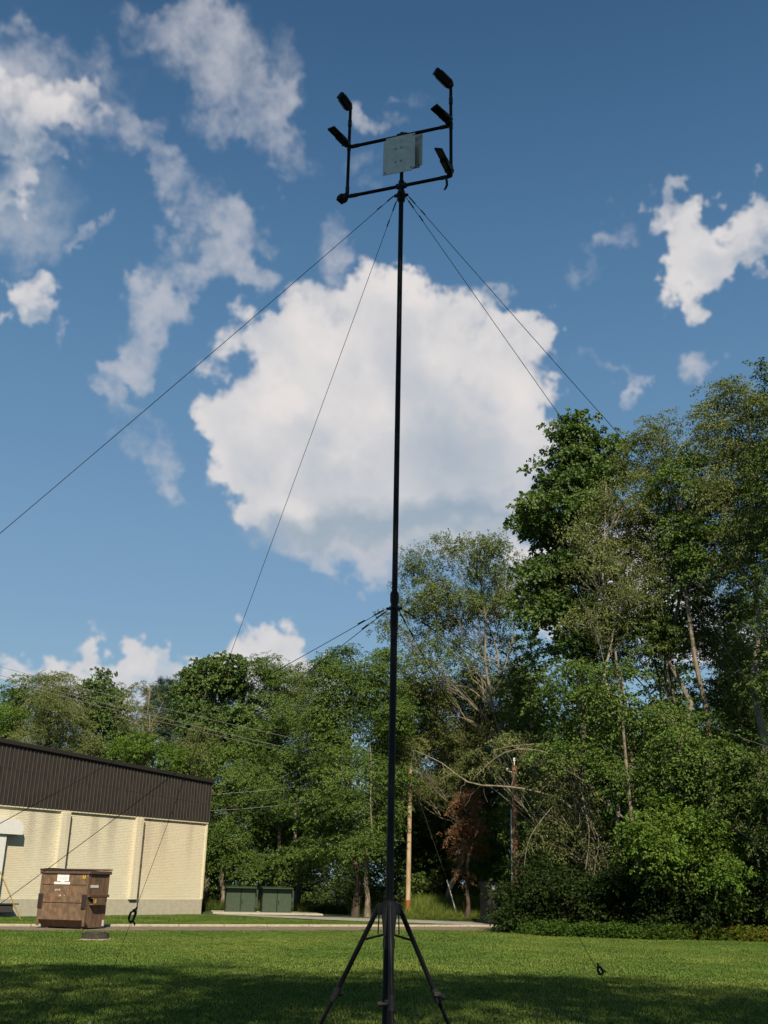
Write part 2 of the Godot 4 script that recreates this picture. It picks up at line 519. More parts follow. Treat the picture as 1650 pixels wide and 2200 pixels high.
# ------------------------------------------------------------------ materials
func make_materials() -> void:
	lawn_noise = noise(301, 0.12, 4)
	M.black = plain(Color(0.009, 0.009, 0.011), 0.5)
	M.black.metallic_specular = 0.3
	M.black_rough = plain(Color(0.012, 0.012, 0.013), 0.7)
	M.rope = plain(Color(0.014, 0.014, 0.016), 0.8)
	M.wire = plain(Color(0.03, 0.03, 0.03), 0.6)
	M.silver_wire = plain(Color(0.2, 0.2, 0.19), 0.5)
	M.galv = textured(mottled(Color(0.58, 0.60, 0.53), Color(0.66, 0.68, 0.60), Color(0.74, 0.755, 0.67), 11, 128), 1.3, 0.42)
	M.galv.metallic = 0.55
	M.white_tag = plain(Color(0.8, 0.8, 0.78), 0.5)
	M.brick = plain(Color.WHITE, 0.75)
	M.brick.vertex_color_use_as_albedo = true
	M.mortar = bumpy(textured(mottled(Color(0.60, 0.55, 0.41), Color(0.67, 0.62, 0.47), Color(0.71, 0.66, 0.51), 12, 128), 0.7, 0.9), 3, 0.05, 0.4)
	M.trim = textured(mottled(Color(0.70, 0.63, 0.45), Color(0.76, 0.69, 0.5), Color(0.79, 0.73, 0.55), 13, 128), 0.5, 0.7)
	M.concrete = bumpy(textured(mottled(Color(0.47, 0.435, 0.34), Color(0.5, 0.465, 0.37), Color(0.53, 0.5, 0.4), 14, 256), 0.45, 0.9), 4, 0.06, 0.5)
	M.fascia = textured(mottled(Color(0.027, 0.023, 0.021), Color(0.035, 0.029, 0.026), Color(0.043, 0.036, 0.032), 15, 128, 3.0), 0.4, 0.55)
	M.rib = plain(Color(0.062, 0.051, 0.043), 0.5)
	M.roof_cap = plain(Color(0.022, 0.018, 0.017), 0.6)
	M.dark_pipe = plain(Color(0.05, 0.043, 0.036), 0.6)
	M.white_metal = textured(mottled(Color(0.82, 0.82, 0.81), Color(0.86, 0.86, 0.85), Color(0.89, 0.89, 0.88), 16, 128), 0.7, 0.5)
	M.dark_inside = plain(Color(0.05, 0.05, 0.05), 0.8)
	M.yellow = plain(Color(0.45, 0.31, 0.07), 0.6)
	M.rust = rust_material()
	M.rust_side = textured(mottled(Color(0.13, 0.085, 0.055), Color(0.18, 0.112, 0.068), Color(0.25, 0.145, 0.08), 18, 256, 3.0), 0.8, 0.75)
	M.rim = textured(mottled(Color(0.09, 0.052, 0.035), Color(0.12, 0.068, 0.046), Color(0.17, 0.09, 0.052), 19, 128), 1.4, 0.7)
	M.lid = plain(Color(0.03, 0.022, 0.02), 0.6)
	M.sign = sign_material()
	M.sticker = plain(Color(0.62, 0.44, 0.06), 0.5)
	M.sticker_print = plain(Color(0.15, 0.08, 0.02), 0.6)
	M.box_green = textured(mottled(Color(0.026, 0.05, 0.023), Color(0.031, 0.058, 0.027), Color(0.038, 0.066, 0.032), 20, 128), 0.6, 0.5)
	M.box_seam = plain(Color(0.008, 0.016, 0.01), 0.8)
	M.pole_pale = bumpy(textured(mottled(Color(0.38, 0.26, 0.15), Color(0.50, 0.37, 0.23), Color(0.58, 0.45, 0.31), 22, 256, 5.0), 0.35, 0.85), 6, 0.03, 0.6)
	M.pole_red = bumpy(textured(mottled(Color(0.19, 0.085, 0.045), Color(0.30, 0.14, 0.07), Color(0.36, 0.18, 0.10), 23, 256, 5.0), 0.4, 0.85), 7, 0.03, 0.6)
	M.grey_metal = plain(Color(0.38, 0.38, 0.37), 0.45, 0.3)
	M.orange = plain(Color(0.5, 0.11, 0.03), 0.6)
	M.bark_grey = bumpy(textured(mottled(Color(0.11, 0.085, 0.06), Color(0.20, 0.16, 0.115), Color(0.30, 0.25, 0.19), 24, 256, 4.0), 0.9, 0.9), 8, 0.06, 1.5)
	M.bark_pale = bumpy(textured(mottled(Color(0.13, 0.11, 0.075), Color(0.22, 0.19, 0.135), Color(0.32, 0.285, 0.21), 25, 256, 3.0), 1.1, 0.85), 9, 0.06, 1.0)
	M.twig_grey = bumpy(textured(mottled(Color(0.24, 0.21, 0.17), Color(0.36, 0.33, 0.27), Color(0.45, 0.41, 0.34), 41, 128, 3.0), 1.1, 0.85), 19, 0.06, 1.0)
	M.bark_dark = bumpy(textured(mottled(Color(0.045, 0.032, 0.022), Color(0.085, 0.06, 0.042), Color(0.13, 0.095, 0.065), 26, 256, 4.0), 0.9, 0.9), 10, 0.06, 1.5)
	M.road = bumpy(textured(mottled(Color(0.17, 0.13, 0.105), Color(0.23, 0.175, 0.14), Color(0.28, 0.22, 0.175), 27, 256), 0.5, 0.95, true), 11, 0.2, 0.6)
	M.gravel = bumpy(textured(mottled(Color(0.30, 0.29, 0.26), Color(0.40, 0.385, 0.345), Color(0.5, 0.48, 0.43), 28, 256, 1.0, 0.8), 0.6, 0.95, true), 12, 0.25, 2.0)
	M.kerb = textured(mottled(Color(0.38, 0.33, 0.24), Color(0.47, 0.41, 0.30), Color(0.53, 0.47, 0.36), 29, 128), 0.6, 0.9, true)
	M.slab = textured(mottled(Color(0.42, 0.39, 0.30), Color(0.50, 0.46, 0.36), Color(0.56, 0.52, 0.42), 30, 128), 0.6, 0.9, true)
	M.soil = bumpy(textured(mottled(Color(0.025, 0.04, 0.012), Color(0.04, 0.065, 0.017), Color(0.055, 0.085, 0.022), 31, 512, 1.0, 0.7), 0.11, 1.0, true), 13, 0.1, 3.0)
	M.litter = bumpy(textured(mottled(Color(0.015, 0.012, 0.006), Color(0.03, 0.025, 0.012), Color(0.045, 0.045, 0.018), 32, 256, 1.0, 0.7), 0.2, 1.0, true), 14, 0.1, 4.0)
	M.grass = plain(Color.WHITE, 0.65)
	M.grass.vertex_color_use_as_albedo = true
	M.grass.metallic_specular = 0.25
	M.grass.backlight_enabled = true
	M.grass.backlight = Color(0.55, 0.6, 0.3)
	M.leaf = plain(Color.WHITE, 0.48)
	M.leaf.vertex_color_use_as_albedo = true
	M.leaf.metallic_specular = 0.25
	M.leaf.backlight_enabled = true
	M.leaf.backlight = Color(0.62, 0.72, 0.32)
	M.needle = plain(Color.WHITE, 0.7)
	M.needle.vertex_color_use_as_albedo = true
	M.stone_dark = bumpy(textured(mottled(Color(0.03, 0.024, 0.018), Color(0.05, 0.04, 0.03), Color(0.07, 0.06, 0.045), 34, 128), 1.2, 0.95), 15, 0.08, 0.8)

# brown paint that has rusted in streaks running down
func rust_material() -> StandardMaterial3D:
	var size := 512
	var im := Image.create(size, size, false, Image.FORMAT_RGB8)
	var col := noise(401, 0.022, 4)
	var blotch := noise(402, 0.012, 4)
	var fine := noise(403, 0.09, 3)
	var paint := Color(0.125, 0.077, 0.046)
	var old := Color(0.175, 0.125, 0.08)
	var rust := Color(0.34, 0.135, 0.042)
	var dark := Color(0.07, 0.036, 0.022)
	for y in size:
		for x in size:
			var s := col.get_noise_2d(x * 2.2, y * 0.16) + 0.25 * fine.get_noise_2d(x * 1.6, y * 0.2)
			var b := blotch.get_noise_2d(x, y)
			var f := fine.get_noise_2d(x, y)
			var c := paint.lerp(old, clampf(0.5 + b * 1.5 + f * 0.4, 0.0, 1.0))
			c = c.lerp(rust, smoothstep(0.1, 0.7, s + b * 0.7 + f * 0.1) * 0.75)
			c = c.lerp(dark, smoothstep(0.3, 0.8, f + b * 0.4 - s * 0.5) * 0.45)
			im.set_pixel(x, y, (c * TONE * 1.08).linear_to_srgb())
	im.generate_mipmaps()
	var m := textured(ImageTexture.create_from_image(im), 0.5, 0.72)
	m.uv1_triplanar_sharpness = 8.0
	return m

# rows of small print on a white notice, too small to be read
func sign_material() -> StandardMaterial3D:
	var im := Image.create(128, 96, false, Image.FORMAT_RGB8)
	im.fill(Color(0.9, 0.9, 0.9))
	var r := RandomNumberGenerator.new()
	r.seed = 12
	for row in [[12, 9], [28, 8], [50, 6], [62, 6], [74, 6]]:
		var x := r.randi_range(8, 30)
		while x < 116:
			var w := r.randi_range(4, 14)
			im.fill_rect(Rect2i(x, row[0], mini(w, 120 - x), row[1]), Color(0.5, 0.5, 0.54))
			x += w + r.randi_range(3, 6)
	var m := StandardMaterial3D.new()
	m.albedo_texture = ImageTexture.create_from_image(im)
	m.roughness = 0.5
	return m

# ------------------------------------------------------------------ foliage
# a spray of leaves as they sit on the end of a twig; leaf colours vary round white, the tree gives the hue
func spray(leaves: int, length: float, width: float, spread: Vector3, droop: float, seed_: int) -> ArrayMesh:
	var r := RandomNumberGenerator.new()
	r.seed = seed_
	var st := begin()
	var twigs := []
	for i in 7:
		twigs.append(Vector3(r.randf_range(-1, 1), r.randf_range(-0.5, 0.8), r.randf_range(-1, 1)).normalized())
	for i in leaves:
		var t: Vector3 = twigs[i % twigs.size()]
		var along := sqrt(r.randf_range(0.03, 1.0))
		var at := t * along * spread + Vector3(r.randf_range(-1, 1), r.randf_range(-1, 1), r.randf_range(-1, 1)) * 0.16 * spread
		at.y -= droop * along * along * spread.x * 0.7
		var out := (t + Vector3(r.randf_range(-1, 1), r.randf_range(-0.6, 0.6), r.randf_range(-1, 1)) * 0.9).normalized()
		out = (out + Vector3.DOWN * droop * 1.3).normalized()
		var up := (Vector3.UP * 0.5 + Vector3(r.randf_range(-1, 1), r.randf_range(-0.4, 0.6), r.randf_range(-1, 1))).normalized()
		var sidev := out.cross(up)
		if sidev.length() < 0.05:
			sidev = Vector3.RIGHT
		sidev = sidev.normalized()
		var n := sidev.cross(out).normalized()
		var l := length * r.randf_range(0.7, 1.25)
		var w := width * r.randf_range(0.75, 1.2) * 0.5
		var tone := r.randf_range(0.65, 1.3) if r.randf() < 0.9 else r.randf_range(1.4, 1.9)
		var warm := r.randf_range(-0.12, 0.14)
		var c := Color(tone * (1.0 + warm), tone, tone * (1.0 - warm))
		var tip := at + out * l - Vector3.UP * l * 0.15
		var a := at + out * l * 0.45 + sidev * w + n * w * 0.25
		var b := at + out * l * 0.45 - sidev * w + n * w * 0.25
		var na := (n + sidev * 0.25).normalized()
		var nb := (n - sidev * 0.25).normalized()
		st.set_color(c)
		for v: Vector3 in [at, tip, a]:
			st.set_normal(na)
			st.add_vertex(v)
		for v: Vector3 in [at, b, tip]:
			st.set_normal(nb)
			st.add_vertex(v)
	return st.commit()

func make_leaf_clumps() -> void:
	# kind: mesh, colours it runs between, bark, leafage per lobe
	clump.tulip = {"mesh": spray(60, 0.165, 0.135, Vector3(0.55, 0.32, 0.55), 0.15, 1), "a": Color(0.082, 0.142, 0.048), "b": Color(0.164, 0.239, 0.075), "bark": "bark_grey", "n": 36.0}
	clump.broad = {"mesh": spray(78, 0.115, 0.07, Vector3(0.62, 0.32, 0.62), 0.15, 2), "a": Color(0.076, 0.135, 0.030), "b": Color(0.150, 0.222, 0.053), "bark": "bark_grey", "n": 40.0}
	clump.birch = {"mesh": spray(60, 0.14, 0.062, Vector3(0.6, 0.5, 0.6), 0.3, 14), "a": Color(0.105, 0.15, 0.05), "b": Color(0.21, 0.25, 0.1), "bark": "bark_pale", "n": 34.0}
	clump.bright = {"mesh": spray(78, 0.118, 0.07, Vector3(0.6, 0.28, 0.6), 0.1, 3), "a": Color(0.085, 0.159, 0.024), "b": Color(0.154, 0.241, 0.043), "bark": "bark_dark", "n": 44.0}
	clump.olive = {"mesh": spray(78, 0.112, 0.052, Vector3(0.64, 0.42, 0.64), 0.3, 4), "a": Color(0.112, 0.142, 0.045), "b": Color(0.223, 0.251, 0.094), "bark": "bark_pale", "n": 36.0}
	clump.dark = {"mesh": spray(76, 0.118, 0.07, Vector3(0.62, 0.34, 0.62), 0.15, 5), "a": Color(0.065, 0.108, 0.030), "b": Color(0.129, 0.177, 0.048), "bark": "bark_dark", "n": 40.0}
	clump.pine = {"mesh": spray(150, 0.2, 0.014, Vector3(0.45, 0.3, 0.45), -0.1, 6), "a": Color(0.046, 0.091, 0.049), "b": Color(0.080, 0.133, 0.069), "bark": "bark_dark", "n": 46.0}
	clump.brown = {"mesh": spray(120, 0.16, 0.03, Vector3(0.5, 0.3, 0.5), 0.2, 7), "a": Color(0.19, 0.1, 0.055), "b": Color(0.32, 0.175, 0.1), "bark": "bark_dark", "n": 40.0}
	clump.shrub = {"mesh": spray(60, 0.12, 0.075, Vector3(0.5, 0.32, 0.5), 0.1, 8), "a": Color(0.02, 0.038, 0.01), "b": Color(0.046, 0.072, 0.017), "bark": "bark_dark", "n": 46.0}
	clump.lime = {"mesh": spray(50, 0.1, 0.07, Vector3(0.42, 0.2, 0.42), 0.0, 9), "a": Color(0.139, 0.193, 0.020), "b": Color(0.263, 0.262, 0.029), "bark": "bark_dark", "n": 46.0}

func many(called: String, mesh: Mesh, m: Material, where: Array[Transform3D], tint: PackedColorArray, parent: Node) -> MultiMeshInstance3D:
	var mm := MultiMesh.new()
	mm.transform_format = MultiMesh.TRANSFORM_3D
	mm.use_colors = true
	mm.mesh = mesh
	mm.instance_count = where.size()
	for i in where.size():
		mm.set_instance_transform(i, where[i])
		mm.set_instance_color(i, tint[i])
	var o := MultiMeshInstance3D.new()
	o.name = numbered(called, parent)
	o.multimesh = mm
	o.material_override = m
	o.set_meta("kind", "stuff")
	parent.add_child(o, true)
	return o

# leaf sprays heaped round the lobes (x, y, z, radius) of one crown
func leafage(lobes: Array, kind: Dictionary, dens: float, size: float, where: Array[Transform3D], tint: PackedColorArray) -> void:
	for lobe: Vector4 in lobes:
		var mid := Vector3(lobe.x, lobe.y, lobe.z)
		var r := lobe.w
		var puffs := []
		for i in int(6 + r * 5.0):
			var d := Vector3(rng.randf_range(-1, 1), rng.randf_range(-0.75, 1), rng.randf_range(-1, 1)).normalized()
			puffs.append([mid + d * r * rng.randf_range(0.5, 1.0) * Vector3(1, 0.9, 1), rng.randf()])
		var tone := rng.randf_range(-0.22, 0.22)
		for i in int(kind.n * dens * r * r / (size * size)) + 3:
			var p: Array = puffs[rng.randi() % puffs.size()]
			var at: Vector3 = p[0] + Vector3(rng.randfn(), rng.randfn() * 0.55, rng.randfn()) * (0.24 * r + 0.14)
			var out := (at - mid).normalized()
			var up := (Vector3.UP * 1.1 + out * 0.75 + Vector3(rng.randf_range(-1, 1), 0, rng.randf_range(-1, 1)) * 0.35).normalized()
			var x := up.cross(Vector3(rng.randf_range(-1, 1), rng.randf_range(-0.2, 0.2), rng.randf_range(-1, 1)).normalized()).normalized()
			var s := size * rng.randf_range(0.7, 1.2)
			where.append(Transform3D(Basis(x, up, x.cross(up)).scaled(Vector3.ONE * s), at))
			var t: float = clampf(p[1] * 0.6 + rng.randf() * 0.4 + tone, 0.0, 1.0)
			var c: Color = (kind.a as Color).lerp(kind.b, t)
			tint.append(c)

func bend(a: Vector3, b: Vector3, rise: float, n: int, wobble: float) -> Array:
	var pts := []
	for i in n + 1:
		var t := float(i) / n
		var p := a.lerp(b, t) + Vector3.UP * rise * 4.0 * t * (1.0 - t)
		if i > 0 and i < n:
			p += Vector3(rng.randf_range(-1, 1), rng.randf_range(-1, 1), rng.randf_range(-1, 1)) * wobble
		pts.append(p)
	return pts

func taper(n: int, a: float, b: float) -> Array:
	var r := []
	for i in n + 1:
		r.append(lerpf(a, b, pow(float(i) / n, 0.8)))
	return r

# a tree: trunk, one limb for each lobe of the crown, and the crown
func tree(called: String, label: String, category: String, group: String, sort: String, at: Vector3, lobes: Array, dens: float, thick: float, trunk_top := Vector3.ZERO, twigs := 4, size := 1.0, bark := "") -> Node3D:
	var kind: Dictionary = clump[sort]
	var root := thing(called, label, category, at, 0.0, group)
	var bark_m: Material = M[bark if bark != "" else kind.bark]
	var high := Vector4(0, 0, 0, 1)
	for l: Vector4 in lobes:
		if l.y > high.y:
			high = l
	var top := Vector3(high.x * 0.8, high.y, high.z) if trunk_top == Vector3.ZERO else trunk_top
	var st := begin()
	var path := bend(Vector3.ZERO, top, 0.0, 9, 0.02 * top.y)
	path[0] = Vector3(0, -0.15, 0)
	var radii := taper(9, thick, 0.03)
	radii[0] = thick * 1.35
	tube(st, path, radii, 9)
	obj("trunk", st, bark_m, root)
	if thick > 0.0:
		for l: Vector4 in lobes:
			var tip := Vector3(l.x, l.y, l.z)
			var flat := Vector2(tip.x, tip.z).length()
			var start_h := clampf((tip.y - flat * 0.75 - l.w * 0.5) / top.y, 0.3, 0.92)
			var fi := start_h * 9.0
			var i0 := mini(int(fi), 8)
			var from: Vector3 = (path[i0] as Vector3).lerp(path[i0 + 1], fi - i0)
			var r0: float = lerpf(radii[i0], radii[i0 + 1], fi - i0) * 0.55
			var b := begin()
			var limb := bend(from, tip, from.distance_to(tip) * rng.randf_range(-0.06, 0.08), 6, 0.05 * from.distance_to(tip))
			tube(b, limb, taper(6, maxf(r0 * 0.8, 0.02), 0.012), 6, false)
			for k in twigs:
				var j := 2 + k % 4
				var d := Vector3(rng.randf_range(-1, 1), rng.randf_range(-0.3, 1), rng.randf_range(-1, 1)).normalized()
				var end := tip + d * l.w * rng.randf_range(0.6, 1.05)
				tube(b, bend(limb[j], end, rng.randf_range(-0.05, 0.1) * l.w, 4, 0.06 * l.w), taper(4, maxf(r0 * 0.34, 0.014), 0.006), 4, false)
			obj("limb", b, bark_m, root)
	if dens > 0.0:
		var where: Array[Transform3D] = []
		var tint := PackedColorArray()
		leafage(lobes, kind, dens, size, where, tint)
		many("crown", kind.mesh, M.needle if sort == "pine" else M.leaf, where, tint, root)
	return root

# a limb drawn through given points, with hanging side twigs
func arching_limb(root: Node3D, pts: Array, r0: float, r1: float, hang: float, m: Material) -> void:
	var c := Curve3D.new()
	for i in pts.size():
		var p: Vector3 = pts[i]
		var t: Vector3 = ((pts[mini(i + 1, pts.size() - 1)] as Vector3) - (pts[maxi(i - 1, 0)] as Vector3)) * 0.2
		c.add_point(p, -t, t)
	var n := 14
	var line := []
	for i in n + 1:
		line.append(c.sample_baked(c.get_baked_length() * i / n))
	var st := begin()
	tube(st, line, taper(n, r0, r1), 7, false)
	for i in range(4, n + 1):
		var from: Vector3 = line[i]
		var out := Vector3(rng.randf_range(-0.8, 0.8), rng.randf_range(-1.4, 0.7), rng.randf_range(-0.6, 0.6)) * hang
		tube(st, bend(from, from + out, 0.12 * hang, 5, 0.06 * hang), taper(5, lerpf(r0, r1, float(i) / n) * 0.45, 0.006), 4, false)
	obj("limb", st, m, root)

# ------------------------------------------------------------------ the trees, one by one
func build_trees() -> void:
	var t: Node3D
	tree("tulip_tree", "tall dark glossy leaved tree, the left one of the high trees at right", "tree", "trees at the edge of the wood", "tulip", Vector3(8.86, 0, -47.18), [Vector4(0.99, 23.58, -0.22, 0.99), Vector4(0.73, 22.74, -0.69, 1.1), Vector4(0.34, 21.94, -0.95, 1.17), Vector4(2.07, 22.69, -1.09, 1.11), Vector4(2.19, 21.23, -0.36, 1.03), Vector4(-0.33, 20.62, -1.5, 1.25), Vector4(-1.63, 19.02, 1.32, 0.83), Vector4(0.62, 19.96, 0.24, 1.51), Vector4(-0.85, 18.65, -1.66, 1.08), Vector4(-1.57, 18.45, -0.77, 0.6), Vector4(0.14, 18.31, -1.34, 1.33), Vector4(0.97, 18.29, 1.52, 1.22), Vector4(-0.86, 15.72, -0.05, 1.23), Vector4(-1.67, 15.41, 0.58, 0.68), Vector4(0.37, 15.53, -0.08, 1.43), Vector4(-0.44, 13.74, -0.33, 1.27), Vector4(-1.59, 13.72, 1.39, 0.85), Vector4(0.38, 13.19, 1.04, 1.31), Vector4(-0.15, 11.94, 0.73, 0.95), Vector4(1.83, 16.08, -1.05, 1.14)], 1.15, 0.26, Vector3.ZERO, 4, 1.05, "")
	tree("bare_tree", "grey half bare tree with pale twigs right of the dark glossy tree", "tree", "trees at the edge of the wood", "olive", Vector3(9.94, 0, -43.89), [Vector4(0.04, 17.19, -0.6, 1.31), Vector4(0.38, 17.57, 0.87, 1.18), Vector4(0.9, 16.04, -0.46, 1.2), Vector4(-0.66, 14.78, 0.68, 1.26), Vector4(0.19, 13.77, -0.22, 1.49), Vector4(0.64, 13.87, 1, 0.94), Vector4(-1.02, 12.61, 0.91, 1.23), Vector4(0.25, 16.36, -0.79, 0.88), Vector4(0.26, 18.52, 0.72, 0.65), Vector4(-0.95, 16.37, 0.44, 0.85), Vector4(1.38, 17.51, -0.77, 0.89), Vector4(0.54, 12.42, -0.72, 1.07)], 0.4, 0.1, Vector3(0.268, 19.238, 0.062), 16, 1, "twig_grey")
	tree("thin_tree", "tall thin olive tree with an airy open top and bare pale trunk", "tree", "trees at the edge of the wood", "olive", Vector3(12.92, 0, -44.15), [Vector4(-0.79, 21.17, 0.29, 0.97), Vector4(-1.12, 20.94, -1.43, 0.85), Vector4(0.23, 22.05, -0.03, 0.74), Vector4(0.11, 20.53, -0.4, 1.03), Vector4(-1.28, 18.8, 0.36, 1.19), Vector4(0.19, 19.36, -1.02, 1.23), Vector4(-1.4, 17.63, -0.85, 1.21), Vector4(0.29, 17.74, -1.05, 1.34), Vector4(-0.65, 16.37, -1.14, 1.45), Vector4(-2.02, 15.77, -0.06, 1.05), Vector4(-0.05, 15.26, 0.32, 1.17), Vector4(-1.01, 14.1, 0.53, 1.27)], 1, 0.2, Vector3(0.127, 20.824, 0.037), 6, 1, "bark_pale")
	tree("green_tree", "fresh green tree between the thin olive tree and the tallest crown", "tree", "trees at the edge of the wood", "broad", Vector3(13.35, 0, -42.97), [Vector4(0.03, 19.57, 0.75, 0.89), Vector4(-0.49, 18.21, 0.76, 1.04), Vector4(0.74, 17.84, 0.66, 1.17), Vector4(0.27, 16.79, -0.13, 1.29), Vector4(0.76, 15.68, 1.29, 1.25), Vector4(-0.34, 15.8, -0.48, 1.05), Vector4(0.33, 14.67, 0.45, 1.26)], 1, 0.2, Vector3.ZERO, 5, 1, "")
	tree("tall_tree", "tallest olive green tree at the right edge of the wood", "tree", "trees at the edge of the wood", "olive", Vector3(14.94, 0, -41.39), [Vector4(0.29, 22.36, 0.62, 0.8), Vector4(0.04, 22.14, -0.84, 0.87), Vector4(0.96, 21.79, 0.41, 1), Vector4(1.48, 21.04, 1.06, 1.03), Vector4(-0.08, 20.36, 0.02, 1.29), Vector4(1.19, 20.22, -0.11, 1.42), Vector4(1.2, 18.59, 1.66, 1.36), Vector4(0.72, 18.79, -1.01, 1.54), Vector4(-1.02, 17.56, 0.92, 1.01), Vector4(1.5, 17.37, -0.11, 1.63), Vector4(0.26, 16.74, -0.83, 1.51), Vector4(0.3, 14.74, 1.4, 1.65), Vector4(-0.15, 14.6, -0.82, 1.37)], 1.15, 0.25, Vector3(1.001, 22.034, 0.375), 5, 1, "")
	tree("edge_tree", "dark leafy tree cut off by the right picture edge", "tree", "trees at the edge of the wood", "dark", Vector3(15.88, 0, -37.80), [Vector4(0.31, 21.45, 0.36, 0.8), Vector4(0.79, 20.17, 0.21, 1.22), Vector4(-0.04, 18.23, 0.82, 1.28), Vector4(0.63, 16.96, 1.05, 1.48), Vector4(-0.17, 16, 0.47, 1.27), Vector4(0.58, 14.43, -0.53, 1.71), Vector4(-0.55, 12.1, 0.29, 1.44), Vector4(0.38, 10.63, -0.27, 1.66), Vector4(-0.41, 9.49, -0.89, 1.25)], 0.9, 0.2, Vector3.ZERO, 4, 1, "")
	t = tree("forked_tree", "tree with a pale forked trunk showing midway up the right wood", "tree", "trees at the edge of the wood", "dark", Vector3(13.38, 0, -45.05), [Vector4(-1.89, 13.77, -2.29, 1.6), Vector4(-1.05, 13.34, 0.33, 1.53), Vector4(-1.93, 11.68, 0.05, 1.4), Vector4(0.34, 13.89, 0, 1.55), Vector4(-2.96, 12.08, -1.87, 1.33), Vector4(-0.84, 11.42, 1.34, 1.14), Vector4(1.07, 12.55, -0.68, 1.21)], 0.8, 0.14, Vector3(-0.564, 13.912, -0.164), 5, 1, "bark_pale")
	arching_limb(t, [Vector3(-0.24, 8.45, -0.07), Vector3(-0.47, 9.67, -0.14), Vector3(-0.48, 11.76, -0.14), Vector3(-0.32, 13.25, -0.09), Vector3(-0.04, 14.32, -0.01)], 0.111, 0.05, 0.7, M.bark_pale)
	arching_limb(t, [Vector3(-0.83, 8.52, -0.65), Vector3(-0.92, 11.01, -0.68), Vector3(-1.38, 12.10, -0.80), Vector3(-2.18, 13.88, -1.00)], 0.065, 0.03, 0.8, M.bark_pale)
	arching_limb(t, [Vector3(-0.43, 11.69, -0.33), Vector3(-0.61, 12.45, -0.39), Vector3(-0.71, 13.10, -0.41)], 0.046, 0.03, 0.5, M.bark_pale)
	tree("deep_tree", "shaded olive tree under the tallest crown at right", "tree", "trees at the edge of the wood", "olive", Vector3(16.11, 0, -45.21), [Vector4(-0.32, 13.8, -1.03, 1.61), Vector4(1.06, 13.53, -0.72, 1.73), Vector4(-1.73, 11.61, 0.83, 1.17), Vector4(0.4, 11.67, -1.23, 1.48), Vector4(0.64, 11.1, 1.5, 1.41), Vector4(-0.7, 9.68, 0.24, 1.07)], 1, 0.12, Vector3.ZERO, 6, 1, "bark_pale")
	t = tree("leaning_tree", "dense green tree with a pale trunk showing through its leaves", "tree", "trees at the edge of the wood", "broad", Vector3(10.40, 0, -42.75), [Vector4(-2.17, 10.29, -0.83, 0.99), Vector4(-2.92, 9.48, -1.97, 0.88), Vector4(-1.55, 8.94, 0.18, 1.16), Vector4(-2.19, 8.07, -1.86, 1.08), Vector4(-0.84, 7.5, -0.34, 1.05), Vector4(-0.13, 8.33, 0.59, 0.9), Vector4(-1.43, 6.11, 0.28, 1.03), Vector4(-0.66, 5.52, 0.91, 0.88), Vector4(-3.17, 6.76, 0.73, 0.88), Vector4(-0.98, 9.78, 0.93, 0.89)], 0.65, 0.22, Vector3(-0.246, 10.379, -0.059), 4, 1, "")
	arching_limb(t, [Vector3(-0.42, 4.11, 0.93), Vector3(-0.48, 5.52, 0.91), Vector3(-0.54, 7.53, 0.90), Vector3(-0.59, 9.22, 0.89), Vector3(-0.67, 10.96, 0.87)], 0.075, 0.05, 0.25, M.bark_grey)
	tree("maple_tree", "broad green maple crown in the middle of the right wood", "tree", "trees at the edge of the wood", "broad", Vector3(12.42, 0, -41.17), [Vector4(-0.61, 8.32, -0.7, 0.9), Vector4(0.63, 7.85, -1.19, 1.06), Vector4(-0.83, 6.84, 0.7, 1), Vector4(0.47, 6.6, 1.41, 0.88), Vector4(-1.09, 7.5, -1.66, 0.81), Vector4(-0.21, 5.88, -0.16, 1.02), Vector4(-1.25, 5.68, -0.1, 0.88), Vector4(0.37, 5.62, 0.85, 0.77)], 0.7, 0.22, Vector3.ZERO, 4, 1, "")
	tree("small_bright_tree", "rounded bright green small tree low in the right wood", "tree", "trees at the edge of the wood", "bright", Vector3(12.30, 0, -40.16), [Vector4(-0.93, 4.24, -0.55, 1), Vector4(0.05, 3.94, -0.94, 1.16), Vector4(-1.51, 3.38, -0.3, 1.03), Vector4(0.39, 3.39, 0.35, 1.03), Vector4(-2.17, 3.82, 0.69, 0.8), Vector4(-0.29, 2.93, -1.31, 1.1), Vector4(0.07, 2.55, 1.4, 0.8), Vector4(-1.29, 2.55, -0.36, 0.78), Vector4(-0.1, 1.92, -1.02, 0.93), Vector4(-2.19, 2.68, 0.46, 0.8)], 1, 0.1, Vector3.ZERO, 4, 1, "")
	t = tree("side_tree", "green tree with a bare side branch at the right picture edge", "tree", "trees at the edge of the wood", "dark", Vector3(14.71, 0, -38.80), [Vector4(-0.77, 5.4, -0.77, 1.03), Vector4(0.01, 4.76, -0.95, 1.09), Vector4(-1.23, 4.47, -0.72, 0.82), Vector4(-0.41, 3.91, -0.76, 0.83), Vector4(-0.12, 5.44, 0.79, 1), Vector4(-0.74, 6.19, -0.13, 0.72)], 1, 0.18, Vector3.ZERO, 4, 1, "")
	arching_limb(t, [Vector3(0.15, 3.96, 0.06), Vector3(-0.29, 4.00, -0.11), Vector3(-0.74, 4.07, -0.27), Vector3(-1.36, 3.95, -0.49), Vector3(-1.61, 3.79, -0.57)], 0.033, 0.02, 0.3, M.bark_pale)
